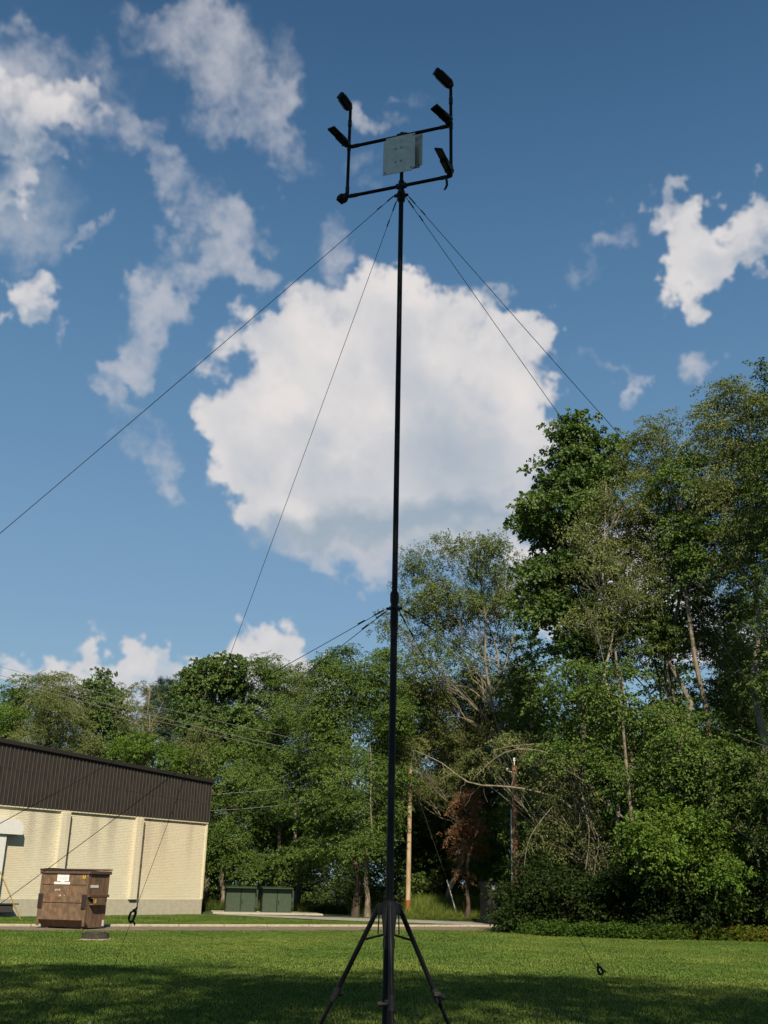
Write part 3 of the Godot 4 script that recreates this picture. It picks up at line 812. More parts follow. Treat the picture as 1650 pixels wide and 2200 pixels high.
	tree("dark_tree", "very dark tree in deep shade behind the right edge branch", "tree", "trees at the edge of the wood", "dark", Vector3(16.78, 0, -47.10), [Vector4(-0.43, 8.68, 0.85, 1.7), Vector4(-0.87, 10.28, -1.28, 1.27), Vector4(0.56, 9.95, 0.8, 1.48), Vector4(-0.87, 7.15, -0.17, 1.48), Vector4(1.17, 7.7, -1.01, 1.52), Vector4(-0.11, 3.39, -1.05, 1.5), Vector4(0.64, 2.43, -1.14, 1.51), Vector4(-1.29, 2.38, -0.31, 1.22)], 0.9, 0.26, Vector3.ZERO, 4, 1, "bark_grey")
	t = tree("arching_tree", "sparse tree with long pale arching branches before the red pole", "tree", "trees at the edge of the wood", "olive", Vector3(9.67, 0, -44.97), [Vector4(-2.68, 6.76, -0.44, 1.16), Vector4(-3.72, 7.69, -1.69, 1.03), Vector4(-1.45, 5.98, -0.19, 1.05), Vector4(-2.4, 4.76, 0.51, 1.13), Vector4(-1.21, 4.05, 0.2, 1), Vector4(-0.66, 2.92, 1.5, 0.81), Vector4(-2.11, 3.3, 0.16, 0.99), Vector4(-4.85, 7, -3, 0.99), Vector4(-2.6, 5.77, -2.59, 0.88)], 0.5, 0.16, Vector3(-1.107, 6.770, -0.224), 10, 1, "bark_pale")
	arching_limb(t, [Vector3(-0.30, 3.71, -0.06), Vector3(-1.75, 5.08, 0.17), Vector3(-3.06, 5.50, 0.46), Vector3(-4.27, 5.64, 0.80), Vector3(-5.86, 5.73, 1.14), Vector3(-7.01, 6.51, 1.05), Vector3(-8.19, 7.03, 1.00)], 0.072, 0.02, 1.0, M.bark_pale)
	arching_limb(t, [Vector3(-0.26, 4.46, -0.05), Vector3(-1.31, 6.37, 0.76), Vector3(-2.32, 6.94, 1.08), Vector3(-3.72, 7.13, 1.38), Vector3(-4.69, 6.82, 1.25), Vector3(-5.57, 6.05, 1.16)], 0.052, 0.015, 0.9, M.bark_pale)
	arching_limb(t, [Vector3(-1.16, 5.60, -0.23), Vector3(-2.23, 7.24, 0.59), Vector3(-3.58, 7.41, 0.39), Vector3(-4.77, 7.19, 0.24)], 0.039, 0.015, 0.6, M.bark_pale)
	arching_limb(t, [Vector3(-1.31, 6.27, 0.76), Vector3(-1.18, 4.33, 1.80), Vector3(-1.14, 3.61, 1.81), Vector3(-1.34, 2.37, 1.77)], 0.033, 0.015, 0.8, M.bark_pale)
	arching_limb(t, [Vector3(-1.19, 4.77, 0.78), Vector3(-0.79, 3.62, 1.88), Vector3(-0.93, 2.73, 1.85), Vector3(-1.05, 2.03, 1.82)], 0.026, 0.012, 0.7, M.bark_pale)
	arching_limb(t, [Vector3(-2.11, 5.13, 0.61), Vector3(-2.96, 4.32, 1.49), Vector3(-3.54, 3.40, 1.40), Vector3(-3.76, 2.15, 1.37)], 0.029, 0.012, 0.6, M.bark_pale)
	t = tree("birch_tree", "tall airy birch right of the mast with bare pale limbs", "tree", "trees at the edge of the wood", "birch", Vector3(8.74, 0, -62.39), [Vector4(-5.19, 22.69, -1.22, 0.59), Vector4(-4.63, 21.35, -0.47, 0.71), Vector4(-3.37, 21.84, 0.53, 1.15), Vector4(-2.06, 21.52, 2.06, 1.07), Vector4(-2.68, 20.64, 0.96, 1.27), Vector4(-6.52, 21.51, -2.15, 1.06), Vector4(-6.03, 20.54, -2.61, 1.2), Vector4(-4.69, 18.82, 0.3, 1.46), Vector4(-2.12, 20.1, -1.87, 1.58), Vector4(-0.61, 21.01, -1.63, 1.19), Vector4(-6.81, 18.69, -1.67, 1.3), Vector4(-4.58, 17.14, -1.39, 1.61), Vector4(-2.16, 17.88, -1.73, 1.63), Vector4(-0.81, 17.9, 0.66, 1.2), Vector4(-7.23, 16.25, -1.74, 1.16), Vector4(-5.85, 14.58, 0.69, 1.43), Vector4(-3.5, 15.13, -0.31, 1.42), Vector4(-1.3, 16.07, -1.69, 1.3), Vector4(-0.12, 19.3, -1.1, 0.98), Vector4(-3.56, 18.11, 0.76, 1.26), Vector4(-5.39, 18.77, -3.02, 1.33), Vector4(-8.14, 17.38, -1.44, 0.65)], 0.95, 0.2, Vector3(-3.144, 21.818, -0.360), 9, 1, "bark_pale")
	arching_limb(t, [Vector3(-0.46, 5.47, -0.06), Vector3(-1.07, 8.13, -0.14), Vector3(-1.39, 11.43, -0.18), Vector3(-1.45, 14.27, -0.19), Vector3(-1.75, 16.32, -0.22), Vector3(-2.88, 18.73, -0.34), Vector3(-3.89, 20.57, -0.42)], 0.124, 0.02, 0.9, M.bark_pale)
	arching_limb(t, [Vector3(-1.40, 13.70, -0.18), Vector3(-0.77, 15.43, -0.10), Vector3(-0.48, 16.90, -0.07), Vector3(-0.39, 18.40, -0.05)], 0.058, 0.02, 0.6, M.bark_pale)
	arching_limb(t, [Vector3(-1.34, 11.29, -0.17), Vector3(-3.22, 13.12, -0.37), Vector3(-4.93, 13.39, -0.49), Vector3(-6.95, 14.53, -0.58)], 0.046, 0.02, 0.8, M.bark_pale)
	arching_limb(t, [Vector3(-1.50, 14.85, -0.19), Vector3(-3.49, 15.73, -0.39), Vector3(-4.64, 17.21, -0.48), Vector3(-5.82, 19.02, -0.54)], 0.052, 0.02, 0.8, M.bark_pale)
	arching_limb(t, [Vector3(-1.07, 8.13, -0.14), Vector3(-2.14, 10.03, -0.26), Vector3(-3.52, 11.27, -0.39), Vector3(-4.65, 11.40, -0.48)], 0.046, 0.02, 0.8, M.bark_pale)
	tree("willow_oak", "drooping olive tree around the tan pole, fine pale twigs", "tree", "trees at the edge of the wood", "olive", Vector3(4.35, 0, -66.86), [Vector4(-2.56, 9.01, 3.88, 0.62), Vector4(-2.84, 9.42, 3.88, 0.75), Vector4(-2.42, 13.89, -0.57, 1.35), Vector4(-1.05, 13.04, 2.68, 1.41), Vector4(0.93, 13.89, -0.2, 1.48), Vector4(2.57, 13.6, 1.62, 1.44), Vector4(4.36, 14.96, -0.54, 1.36), Vector4(-2.66, 7.58, 0.09, 1.19), Vector4(-1.1, 7.48, -1.84, 1.36), Vector4(1.53, 8.02, -0.71, 1.34), Vector4(-2.04, 11.04, -1.77, 1.5), Vector4(-0.06, 11.01, 0.85, 1.51), Vector4(2.16, 10.97, -0.64, 1.55), Vector4(3.68, 9.26, -1, 1.55), Vector4(4.98, 11.12, -1.34, 1.5), Vector4(-2.29, 12.16, 0.73, 1.58), Vector4(-0.03, 12.63, -1.93, 1.71), Vector4(2.3, 12.98, -1.89, 1.72), Vector4(3.84, 11.61, -0.7, 1.52), Vector4(-1.22, 10.27, -2.74, 1.79), Vector4(1.39, 10.29, -2.46, 1.79), Vector4(-3.28, 9.62, -0.23, 1.19), Vector4(0, 7.94, -0.16, 1.49), Vector4(2.45, 8.62, 2.08, 1.54), Vector4(3.85, 6.98, -1.54, 1.53), Vector4(5.43, 13.67, -1.9, 1.38), Vector4(-3.31, 11.36, -0.01, 1.19)], 1.5, 0.2, Vector3.ZERO, 7, 1, "bark_pale")
	tree("mid_tree", "dense green tree directly left of the mast, highest there", "tree", "trees at the edge of the wood", "broad", Vector3(-1.17, 0, -61.99), [Vector4(-1.66, 14.52, -0.74, 0.88), Vector4(-0.96, 15.15, -0.89, 0.63), Vector4(-2.21, 13.81, -0.87, 0.94), Vector4(0.4, 13.57, 1.35, 1.15), Vector4(1.51, 14.68, -1.17, 1.14), Vector4(-1.15, 12.87, -0.3, 1.49), Vector4(0.27, 12.4, -0.69, 1.56), Vector4(1.4, 12.25, 0.32, 1.38), Vector4(-2.25, 11.74, -0.43, 1.4), Vector4(-2.37, 10.43, -1.05, 1.41), Vector4(-0.52, 10.4, -0.56, 1.61), Vector4(1.18, 9.93, -0.92, 1.5), Vector4(1.83, 10.89, 1.95, 1.19)], 1.1, 0.2, Vector3.ZERO, 4, 1, "bark_dark")
	t = tree("lower_mid_tree", "shaded green tree with thin pale stems low behind the mast", "tree", "trees at the edge of the wood", "broad", Vector3(-0.46, 0, -61.00), [Vector4(-2.01, 7.88, 1.37, 1.53), Vector4(-0.17, 8.04, 0.23, 1.44), Vector4(-2.83, 6.22, -0.5, 1.39), Vector4(-1.03, 5.88, 1.11, 1.62), Vector4(0.48, 5.52, -0.72, 1.4), Vector4(-1.94, 4.05, -0.46, 1.57), Vector4(-0.18, 3.63, 1.78, 1.22), Vector4(0.92, 7.29, 0.11, 1.2)], 0.95, 0.16, Vector3(-0.059, 8.861, 0.000), 4, 1, "")
	arching_limb(t, [Vector3(0.16, 4.63, 1.50), Vector3(0.04, 6.13, 1.50), Vector3(0.06, 7.65, 1.50), Vector3(-0.06, 9.20, 1.50)], 0.046, 0.03, 0.4, M.bark_pale)
	arching_limb(t, [Vector3(-1.12, 6.82, 2.02), Vector3(-1.45, 7.44, 2.03), Vector3(-1.78, 8.07, 2.04)], 0.029, 0.02, 0.3, M.bark_pale)
	tree("backdrop_tree", "dark tree behind the foot of the tan pole", "tree", "trees at the edge of the wood", "dark", Vector3(3.56, 0, -75.92), [Vector4(-0.99, 4.83, 1.49, 1.65), Vector4(0.88, 4.52, 2.55, 1.73), Vector4(-1.15, 2.69, 2.01, 1.63), Vector4(0.32, 6.44, 1.04, 1.66), Vector4(1.24, 2.44, 1.86, 1.53), Vector4(-1.99, 6.66, 1.65, 1.46), Vector4(2.17, 9.8, 2.74, 1.81), Vector4(4, 8.14, 0.49, 1.68)], 1, 0.22, Vector3.ZERO, 4, 1, "")
	tree("backdrop_tree", "bright green shrubby tree just left of the red brown pole", "tree", "trees at the edge of the wood", "bright", Vector3(7.21, 0, -66.61), [Vector4(-0.31, 4.85, 0.25, 1.25), Vector4(0.45, 3.78, -0.21, 1.32), Vector4(-0.57, 2.94, -0.27, 1.19), Vector4(0.74, 2.68, 0.7, 1.17), Vector4(0.06, 1.88, -0.94, 1.13)], 0.9, 0.14, Vector3.ZERO, 4, 1, "")
	tree("backdrop_tree", "green tree just right of the red brown pole", "tree", "trees at the edge of the wood", "broad", Vector3(9.25, 0, -59.28), [Vector4(-0.69, 4.49, 1.25, 1.27), Vector4(-0.2, 3.09, 0.23, 1.29), Vector4(0.64, 3.82, 0.7, 1.28), Vector4(-1.09, 2.35, 0.08, 1.06), Vector4(-1.34, 6.21, 0.84, 1.05)], 0.9, 0.18, Vector3.ZERO, 4, 1, "")
	tree("dead_pine", "small dead pine with rust brown needles between the two poles", "tree", "trees at the edge of the wood", "brown", Vector3(4.98, 0, -59.79), [Vector4(0.14, 6.41, -0.28, 0.42), Vector4(-0.45, 5.99, 0.08, 0.35), Vector4(0.59, 5.81, 0.46, 0.29), Vector4(-0.05, 4.95, -0.1, 0.5), Vector4(0.53, 4.79, 0.41, 0.41), Vector4(-0.62, 4.37, -0.09, 0.44), Vector4(0.19, 4.25, 0.16, 0.47), Vector4(-0.26, 3.51, -0.09, 0.53), Vector4(0.49, 3.66, -0.36, 0.33), Vector4(-0.15, 2.18, -0.3, 0.3)], 0.85, 0.13, Vector3.ZERO, 5, 1, "")
	tree("light_tree", "light green tree at the left picture edge above the roof", "tree", "trees at the edge of the wood", "bright", Vector3(-27.85, 0, -79.25), [Vector4(0.16, 15.54, 0.31, 1), Vector4(-0.98, 14.5, -1.09, 1.19), Vector4(0.59, 14.13, -0.86, 1.51), Vector4(-0.54, 12.44, 0.79, 1.4), Vector4(1.29, 12.07, 1.19, 1.71), Vector4(-2.46, 13.15, 0.46, 2.09), Vector4(-0.23, 10.84, -0.21, 1.66), Vector4(-2.38, 10.93, -1.24, 1.91)], 0.85, 0.22, Vector3.ZERO, 4, 1, "")
	tree("round_tree", "full rounded olive tree above the left part of the roof", "tree", "trees at the edge of the wood", "olive", Vector3(-23.90, 0, -76.35), [Vector4(-1.61, 15.66, -1.63, 0.98), Vector4(-0.04, 15.41, -0.48, 1.04), Vector4(-1.02, 13.91, 1.01, 1.42), Vector4(0.31, 14.43, -1.9, 1.54), Vector4(0.6, 12.59, 2.1, 1.93), Vector4(-0.89, 11.25, 2.09, 1.55), Vector4(1.42, 12.36, -0.73, 1.59), Vector4(0.17, 10.28, -0.58, 1.99), Vector4(2.59, 10.49, 0.87, 1.32)], 1.15, 0.24, Vector3.ZERO, 4, 1, "")
	tree("spiky_tree", "dark spiky topped tree behind the middle of the roof", "tree", "trees at the edge of the wood", "tulip", Vector3(-21.22, 0, -79.21), [Vector4(-0.27, 16.51, -0.31, 0.58), Vector4(-0.45, 15.54, -1.04, 0.83), Vector4(-0.98, 15.41, 0.64, 0.73), Vector4(0.55, 14.83, 0.06, 1.06), Vector4(-0.3, 14.14, 0.9, 1.21), Vector4(0.84, 13.01, 0.4, 1.61), Vector4(-0.76, 12.5, -1.2, 1.49), Vector4(1.12, 11.31, 0.06, 1.61), Vector4(-0.87, 10.55, -1.14, 1.48)], 1, 0.22, Vector3.ZERO, 4, 1, "")
	t = tree("dead_top_tree", "thin tree with a pale dead top above the roof", "tree", "trees at the edge of the wood", "olive", Vector3(-16.62, 0, -74.16), [Vector4(-1.9, 14.32, -0.82, 0.78), Vector4(-0.51, 14.75, -0.18, 0.7), Vector4(-0.82, 12.89, 0.92, 1.18), Vector4(0.27, 12.62, -1.52, 1.07), Vector4(-0.6, 11.37, 0.15, 1.25), Vector4(0.46, 10.74, 0.16, 1.18)], 0.5, 0.14, Vector3(-0.079, 14.890, 0.018), 8, 1, "bark_pale")
	arching_limb(t, [Vector3(0.67, 9.37, 0.88), Vector3(0.40, 11.93, 0.93), Vector3(0.19, 13.56, 0.98), Vector3(0.28, 14.56, 0.96)], 0.065, 0.02, 1.2, M.bark_pale)
	arching_limb(t, [Vector3(0.49, 10.96, 0.91), Vector3(-0.28, 11.89, 1.09), Vector3(-1.26, 12.33, 1.32), Vector3(-2.04, 12.44, 1.52)], 0.039, 0.02, 0.7, M.bark_pale)
	arching_limb(t, [Vector3(0.40, 11.93, 0.93), Vector3(0.88, 12.94, 0.83), Vector3(1.18, 13.78, 0.77)], 0.033, 0.02, 0.5, M.bark_pale)
	tree("pine_tree", "blue green pine right of the dead topped tree", "tree", "trees at the edge of the wood", "pine", Vector3(-17.27, 0, -86.29), [Vector4(-1.03, 16.36, 0.81, 0.7), Vector4(-0.97, 17.35, -1.39, 0.62), Vector4(0.66, 17.34, -0.1, 0.79), Vector4(-0.02, 15.62, 0.71, 1.39), Vector4(1.02, 15.4, -0.12, 1.49), Vector4(-0.55, 14.36, 1.35, 1.46), Vector4(0.53, 13.51, -0.5, 1.75), Vector4(-0.59, 12.61, 0.31, 1.48)], 1.2, 0.2, Vector3.ZERO, 4, 1.3, "")
	tree("crown_tree", "high broad leaved tree left of centre behind the guy rope", "tree", "trees at the edge of the wood", "tulip", Vector3(-11.96, 0, -75.05), [Vector4(-0.16, 16.86, 0.91, 0.68), Vector4(-1.17, 16.36, -1.01, 0.93), Vector4(-2.11, 15.83, -1.04, 1), Vector4(1.3, 16.35, 1.89, 0.67), Vector4(1.54, 15.95, -0.37, 0.61), Vector4(0.4, 15.17, 0.91, 1.42), Vector4(-1.66, 14.72, -1.59, 1.63), Vector4(1.25, 14.74, -1.39, 1.23), Vector4(-0.21, 12.61, 1.12, 1.93), Vector4(1.6, 12.21, 0.75, 1.71), Vector4(-1.7, 11.99, 1.78, 1.55), Vector4(-0.21, 10.88, -2.06, 1.93)], 1.15, 0.26, Vector3.ZERO, 4, 1, "")
	tree("twin_tree", "second high tree right of the broad leaved one", "tree", "trees at the edge of the wood", "broad", Vector3(-7.73, 0, -73.60), [Vector4(-1.28, 16.36, 0.89, 0.73), Vector4(-0.01, 16.58, -0.39, 0.82), Vector4(0.8, 16, 0.01, 0.59), Vector4(-1.01, 15.2, -0.41, 1.34), Vector4(0.42, 14.89, -0.42, 1.19), Vector4(-1.19, 13.24, -0.74, 1.79), Vector4(1.02, 12.64, 1.27, 1.59), Vector4(-0.4, 10.97, -0.89, 1.85), Vector4(-1.82, 10.7, 0.93, 1.45)], 1.1, 0.25, Vector3.ZERO, 4, 1, "")
	tree("hazy_tree", "soft olive tree below the cloud left of the mast", "tree", "trees at the edge of the wood", "olive", Vector3(-5.70, 0, -77.79), [Vector4(-0.27, 16.69, -0.09, 0.86), Vector4(-0.87, 15.49, 0.59, 1.24), Vector4(0.62, 15.34, 0.6, 1.16), Vector4(-0.12, 13.52, -0.09, 1.78), Vector4(1.34, 12.49, 0.03, 1.31), Vector4(-0.96, 11.69, 0.52, 1.77), Vector4(0.66, 10.87, -0.83, 1.79)], 1.2, 0.22, Vector3.ZERO, 4, 1, "")
	tree("roofside_tree", "bright yellow green low tree behind the right end of the roof", "tree", "trees at the edge of the wood", "bright", Vector3(-15.58, 0, -69.27), [Vector4(-1.27, 9.47, -0.17, 1.13), Vector4(0.68, 9.58, 2.23, 1.22), Vector4(1.67, 9.02, 0.91, 1.38), Vector4(-0.05, 8.02, 0.24, 1.33), Vector4(2.15, 9.26, -2.58, 1.01), Vector4(-2.65, 8.73, -1.36, 1.08), Vector4(1.35, 7.82, -0.52, 1.26)], 1, 0.18, Vector3.ZERO, 4, 1, "")
	tree("brownish_tree", "brownish olive vine tangled tree at the warehouse corner", "tree", "trees at the edge of the wood", "olive", Vector3(-12.74, 0, -70.86), [Vector4(0.26, 9.19, 1.25, 1.19), Vector4(0.94, 8.05, -0.91, 1.36), Vector4(-0.09, 7.63, 0.21, 1.13), Vector4(1.35, 9.87, -0.43, 1.28), Vector4(0.13, 10.8, -0.58, 1.22)], 0.9, 0.18, Vector3.ZERO, 8, 1, "")
	tree("cabinet_tree", "green tree behind the left transformer cabinet", "tree", "trees at the edge of the wood", "broad", Vector3(-9.64, 0, -69.33), [Vector4(-0.65, 8.79, -0.32, 1.6), Vector4(0.97, 8.04, -0.07, 1.72), Vector4(-0.92, 6.61, -1.16, 1.61), Vector4(1.57, 6.27, 0.16, 1.58), Vector4(0.35, 4.51, 0.29, 1.71), Vector4(-0.77, 2.95, -1, 1.47), Vector4(1.71, 2.69, 0.74, 1.36)], 1, 0.2, Vector3.ZERO, 4, 1, "")
	tree("cabinet_tree", "green tree behind and right of the right transformer cabinet", "tree", "trees at the edge of the wood", "broad", Vector3(-6.13, 0, -68.73), [Vector4(-0.3, 8.54, 0.72, 1.69), Vector4(1.25, 8.17, -1.23, 1.59), Vector4(0.48, 6.33, 1.44, 1.66), Vector4(-0.86, 4.88, -1.07, 1.59), Vector4(1.29, 4.62, -0.77, 1.71), Vector4(0.32, 2.87, 0.2, 1.42), Vector4(2.19, 3.03, 0.57, 1.21)], 1.05, 0.2, Vector3.ZERO, 4, 1, "")
	tree("understory_tree", "dense green tree behind the drooping pale branches", "tree", "trees at the edge of the wood", "dark", Vector3(10.30, 0, -47.90), [Vector4(-1.86, 5.34, -1.7, 1.1), Vector4(-0.29, 4.97, -2.02, 1.21), Vector4(0.31, 3.97, 1.78, 1.08), Vector4(-1.45, 3.63, -0.19, 1.11), Vector4(0.28, 2.88, -0.17, 1.12), Vector4(1.56, 2.5, 0.37, 1.07), Vector4(-3.07, 3.78, 0.24, 0.92), Vector4(-0.92, 2.25, 1.46, 0.97), Vector4(2.03, 5.09, 0.07, 1.01), Vector4(-1.95, 2.26, -1.86, 0.96)], 0.55, 0.16, Vector3.ZERO, 4, 1, "")
	tree("understory_tree", "shaded tree behind the rounded bright green small tree", "tree", "trees at the edge of the wood", "dark", Vector3(15.37, 0, -45.47), [Vector4(-2.44, 5.22, 1.44, 1.13), Vector4(-0.82, 4.9, 1.12, 1.15), Vector4(0.66, 3.34, -1.43, 1.34), Vector4(-0.75, 2.36, -1.74, 1.21), Vector4(-2.45, 1.95, -1.59, 1.08), Vector4(0.15, 2.34, 2.51, 1.12), Vector4(-3.2, 6.9, -2.08, 1.09)], 1, 0.16, Vector3.ZERO, 4, 1, "")
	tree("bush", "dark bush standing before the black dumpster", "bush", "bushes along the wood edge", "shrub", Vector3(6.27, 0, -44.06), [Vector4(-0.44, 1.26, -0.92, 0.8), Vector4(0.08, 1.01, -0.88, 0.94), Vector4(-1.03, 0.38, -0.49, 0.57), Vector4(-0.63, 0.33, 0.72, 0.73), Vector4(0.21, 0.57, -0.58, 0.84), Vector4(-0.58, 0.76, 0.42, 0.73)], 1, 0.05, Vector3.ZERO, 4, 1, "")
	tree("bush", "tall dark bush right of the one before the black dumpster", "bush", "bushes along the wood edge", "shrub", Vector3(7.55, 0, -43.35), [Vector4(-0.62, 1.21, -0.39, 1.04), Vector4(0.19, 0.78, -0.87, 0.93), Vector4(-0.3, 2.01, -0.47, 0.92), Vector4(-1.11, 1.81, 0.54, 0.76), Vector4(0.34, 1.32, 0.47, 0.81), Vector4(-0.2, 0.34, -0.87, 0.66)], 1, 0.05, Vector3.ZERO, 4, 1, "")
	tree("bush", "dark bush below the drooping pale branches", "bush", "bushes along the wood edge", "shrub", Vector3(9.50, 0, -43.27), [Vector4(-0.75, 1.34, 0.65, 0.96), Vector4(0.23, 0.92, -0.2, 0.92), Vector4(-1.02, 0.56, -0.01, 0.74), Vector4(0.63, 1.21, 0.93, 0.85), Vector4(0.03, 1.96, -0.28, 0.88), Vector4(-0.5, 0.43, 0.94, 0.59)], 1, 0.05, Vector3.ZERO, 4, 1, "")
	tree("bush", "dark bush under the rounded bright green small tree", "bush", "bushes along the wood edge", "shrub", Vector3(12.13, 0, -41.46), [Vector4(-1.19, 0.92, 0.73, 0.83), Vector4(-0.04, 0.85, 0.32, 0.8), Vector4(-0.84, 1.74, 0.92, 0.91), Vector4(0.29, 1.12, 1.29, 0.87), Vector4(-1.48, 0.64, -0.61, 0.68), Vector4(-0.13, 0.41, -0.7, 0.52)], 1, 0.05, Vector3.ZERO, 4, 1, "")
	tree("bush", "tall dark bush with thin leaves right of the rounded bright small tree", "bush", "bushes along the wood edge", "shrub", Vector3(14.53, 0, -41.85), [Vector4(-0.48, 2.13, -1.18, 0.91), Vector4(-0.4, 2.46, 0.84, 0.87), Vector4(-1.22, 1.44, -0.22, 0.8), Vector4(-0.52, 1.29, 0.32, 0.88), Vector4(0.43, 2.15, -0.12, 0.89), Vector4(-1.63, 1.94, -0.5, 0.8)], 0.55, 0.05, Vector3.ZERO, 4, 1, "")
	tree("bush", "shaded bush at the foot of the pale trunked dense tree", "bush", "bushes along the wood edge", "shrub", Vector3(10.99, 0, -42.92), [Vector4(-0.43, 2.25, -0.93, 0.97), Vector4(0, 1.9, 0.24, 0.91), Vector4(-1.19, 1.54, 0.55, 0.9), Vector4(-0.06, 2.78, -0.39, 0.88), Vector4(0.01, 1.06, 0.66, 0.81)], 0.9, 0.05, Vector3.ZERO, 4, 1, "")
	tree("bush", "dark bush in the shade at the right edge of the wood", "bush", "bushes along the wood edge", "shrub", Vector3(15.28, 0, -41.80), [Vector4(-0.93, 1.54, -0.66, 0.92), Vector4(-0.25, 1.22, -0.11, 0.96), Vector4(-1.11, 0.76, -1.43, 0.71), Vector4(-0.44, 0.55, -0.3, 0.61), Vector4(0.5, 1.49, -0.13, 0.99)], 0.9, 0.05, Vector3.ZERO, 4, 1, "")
	# three broad trees stand behind the viewer; their shade falls over the lawn in front
	var shade := "trees behind the viewer"
	tree("shade_tree", "broad tree behind the viewer whose shade lies at the left foreground", "tree", shade, "broad", Vector3(-2.0, 0, 6.0), [Vector4(-1.54, 19.27, -0.59, 1.46), Vector4(0.24, 19.3, -0.97, 1.21), Vector4(1.99, 19.27, -1.19, 1.43), Vector4(-4.63, 17.72, 0.96, 1.42), Vector4(-2.03, 17.71, -0.29, 1.53), Vector4(-0.75, 16.71, -0.15, 1.7), Vector4(1.67, 16.71, -0.1, 1.58), Vector4(4.74, 17.18, 0.34, 1.51), Vector4(-0.27, 14.61, 0.51, 1.41), Vector4(2.63, 14.54, -0.47, 1.26), Vector4(-3.01, 11.05, -0.62, 1.62), Vector4(-1.57, 11.77, 0.49, 1.55), Vector4(0.95, 11.71, 0.67, 1.47), Vector4(3.13, 11.04, -1.1, 1.57), Vector4(-4.37, 8.54, 0.01, 1.6), Vector4(0.58, 8.63, 0.03, 1.59), Vector4(2.03, 8.68, 0.12, 1.59), Vector4(4.65, 9.45, 0.93, 1.48)], .7, .3, Vector3.ZERO, 3, 1.25)
	tree("shade_tree", "broad tree behind the viewer whose shade lies round the mast foot", "tree", shade, "broad", Vector3(5.5, 0, 5.5), [Vector4(-1.38, 18.78, -1, 1.64), Vector4(0.27, 19.13, 0.25, 1.52), Vector4(1.55, 19.3, -0.26, 1.58), Vector4(-3.48, 17.66, -0.13, 1.56), Vector4(-2.86, 17.55, -0.44, 1.63), Vector4(0.04, 17.68, -0.63, 1.41), Vector4(1.52, 17.61, 1.2, 1.81), Vector4(4.83, 18.02, 0.56, 1.96), Vector4(0.77, 15.45, -0.81, 1.33), Vector4(4.25, 14.79, 1.02, 1.22), Vector4(-2.54, 12.76, -0.09, 1.5), Vector4(1.03, 11.81, -0.42, 1.57), Vector4(3.8, 11.88, 0.99, 1.36), Vector4(-2.07, 9.71, 0.21, 1.27), Vector4(0.02, 10.11, 0.3, 1.16), Vector4(-3.8, 17.8, -0.5, 1.7), Vector4(-3.6, 16.2, -1.2, 1.3), Vector4(-4.2, 14.2, -0.8, 1.4), Vector4(-4, 12.2, -0.6, 1.3)], .7, .3, Vector3.ZERO, 3, 1.25)
	tree("shade_tree", "broad tree behind the viewer whose shade lies at the right foreground", "tree", shade, "broad", Vector3(13.5, 0, 6.0), [Vector4(-2.03, 17.72, 0.25, 1.53), Vector4(-0.78, 18.37, -0.58, 1.32), Vector4(2.05, 18.37, -0.06, 1.54), Vector4(-3.98, 16.62, 0.06, 1.85), Vector4(-2.8, 16.46, 0.22, 1.58), Vector4(0.58, 16.06, 0.53, 1.94), Vector4(2.77, 15.95, 0.72, 1.67), Vector4(4.81, 15.54, -0.87, 1.53), Vector4(-1.9, 13.02, 0.02, 1.17), Vector4(0.14, 13.42, 0.97, 1.3), Vector4(-3.69, 11.2, 1.12, 1.67), Vector4(-0.71, 10.3, 0.8, 1.5), Vector4(0.35, 11.2, 1.18, 1.25), Vector4(4.69, 10.41, 0.65, 1.66), Vector4(-4.02, 7.36, 0.52, 1.28), Vector4(2.9, 7.73, -1.02, 1.41), Vector4(3.72, 7.87, 0.27, 1.2)], .7, .3, Vector3.ZERO, 3, 1.25)

# the wood farther back, one mass of leaves
func build_wood_mass() -> void:
	var where: Array[Transform3D] = []
	var tint := PackedColorArray()
	var kind: Dictionary = clump.dark
	for i in 15000:
		var az := rng.randf_range(-40.0, 36.0)
		var deep := rng.randf()
		var d := 84.0 + deep * 26.0
		var top := 15.5
		if az < -14.0:
			top = 14.5
		elif az > 7.0:
			d = 55.0 + deep * 18.0
			top = 16.5
		elif az > 1.0:
			d = 70.0 + deep * 24.0
			top = 14.5
		var y := rng.randf() * top * (0.75 + 0.25 * sin(az * 1.7) + 0.12 * sin(az * 5.3))
		var a := deg_to_rad(az)
		where.append(Transform3D(Basis(Vector3.UP, rng.randf() * TAU).rotated(Vector3(rng.randf_range(-1, 1), 0, rng.randf_range(-1, 1)).normalized(), rng.randf_range(0.0, 0.7)).scaled(Vector3.ONE * rng.randf_range(1.4, 2.2)), Vector3(sin(a) * d, y, -cos(a) * d)))
		tint.append((kind.a as Color).lerp(kind.b, rng.randf()))
	tag(many("far_woodland", kind.mesh, M.leaf, where, tint, self), "dark mass of woodland filling the gaps behind the nearer trees", "woodland")

# ------------------------------------------------------------------ ground
func line_at(pts: Array, x: float) -> float:
	for i in pts.size() - 1:
		var a: Vector2 = pts[i]
		var b: Vector2 = pts[i + 1]
		if x <= b.x or i == pts.size() - 2:
			return lerpf(a.y, b.y, (x - a.x) / (b.x - a.x))
	return 0.0

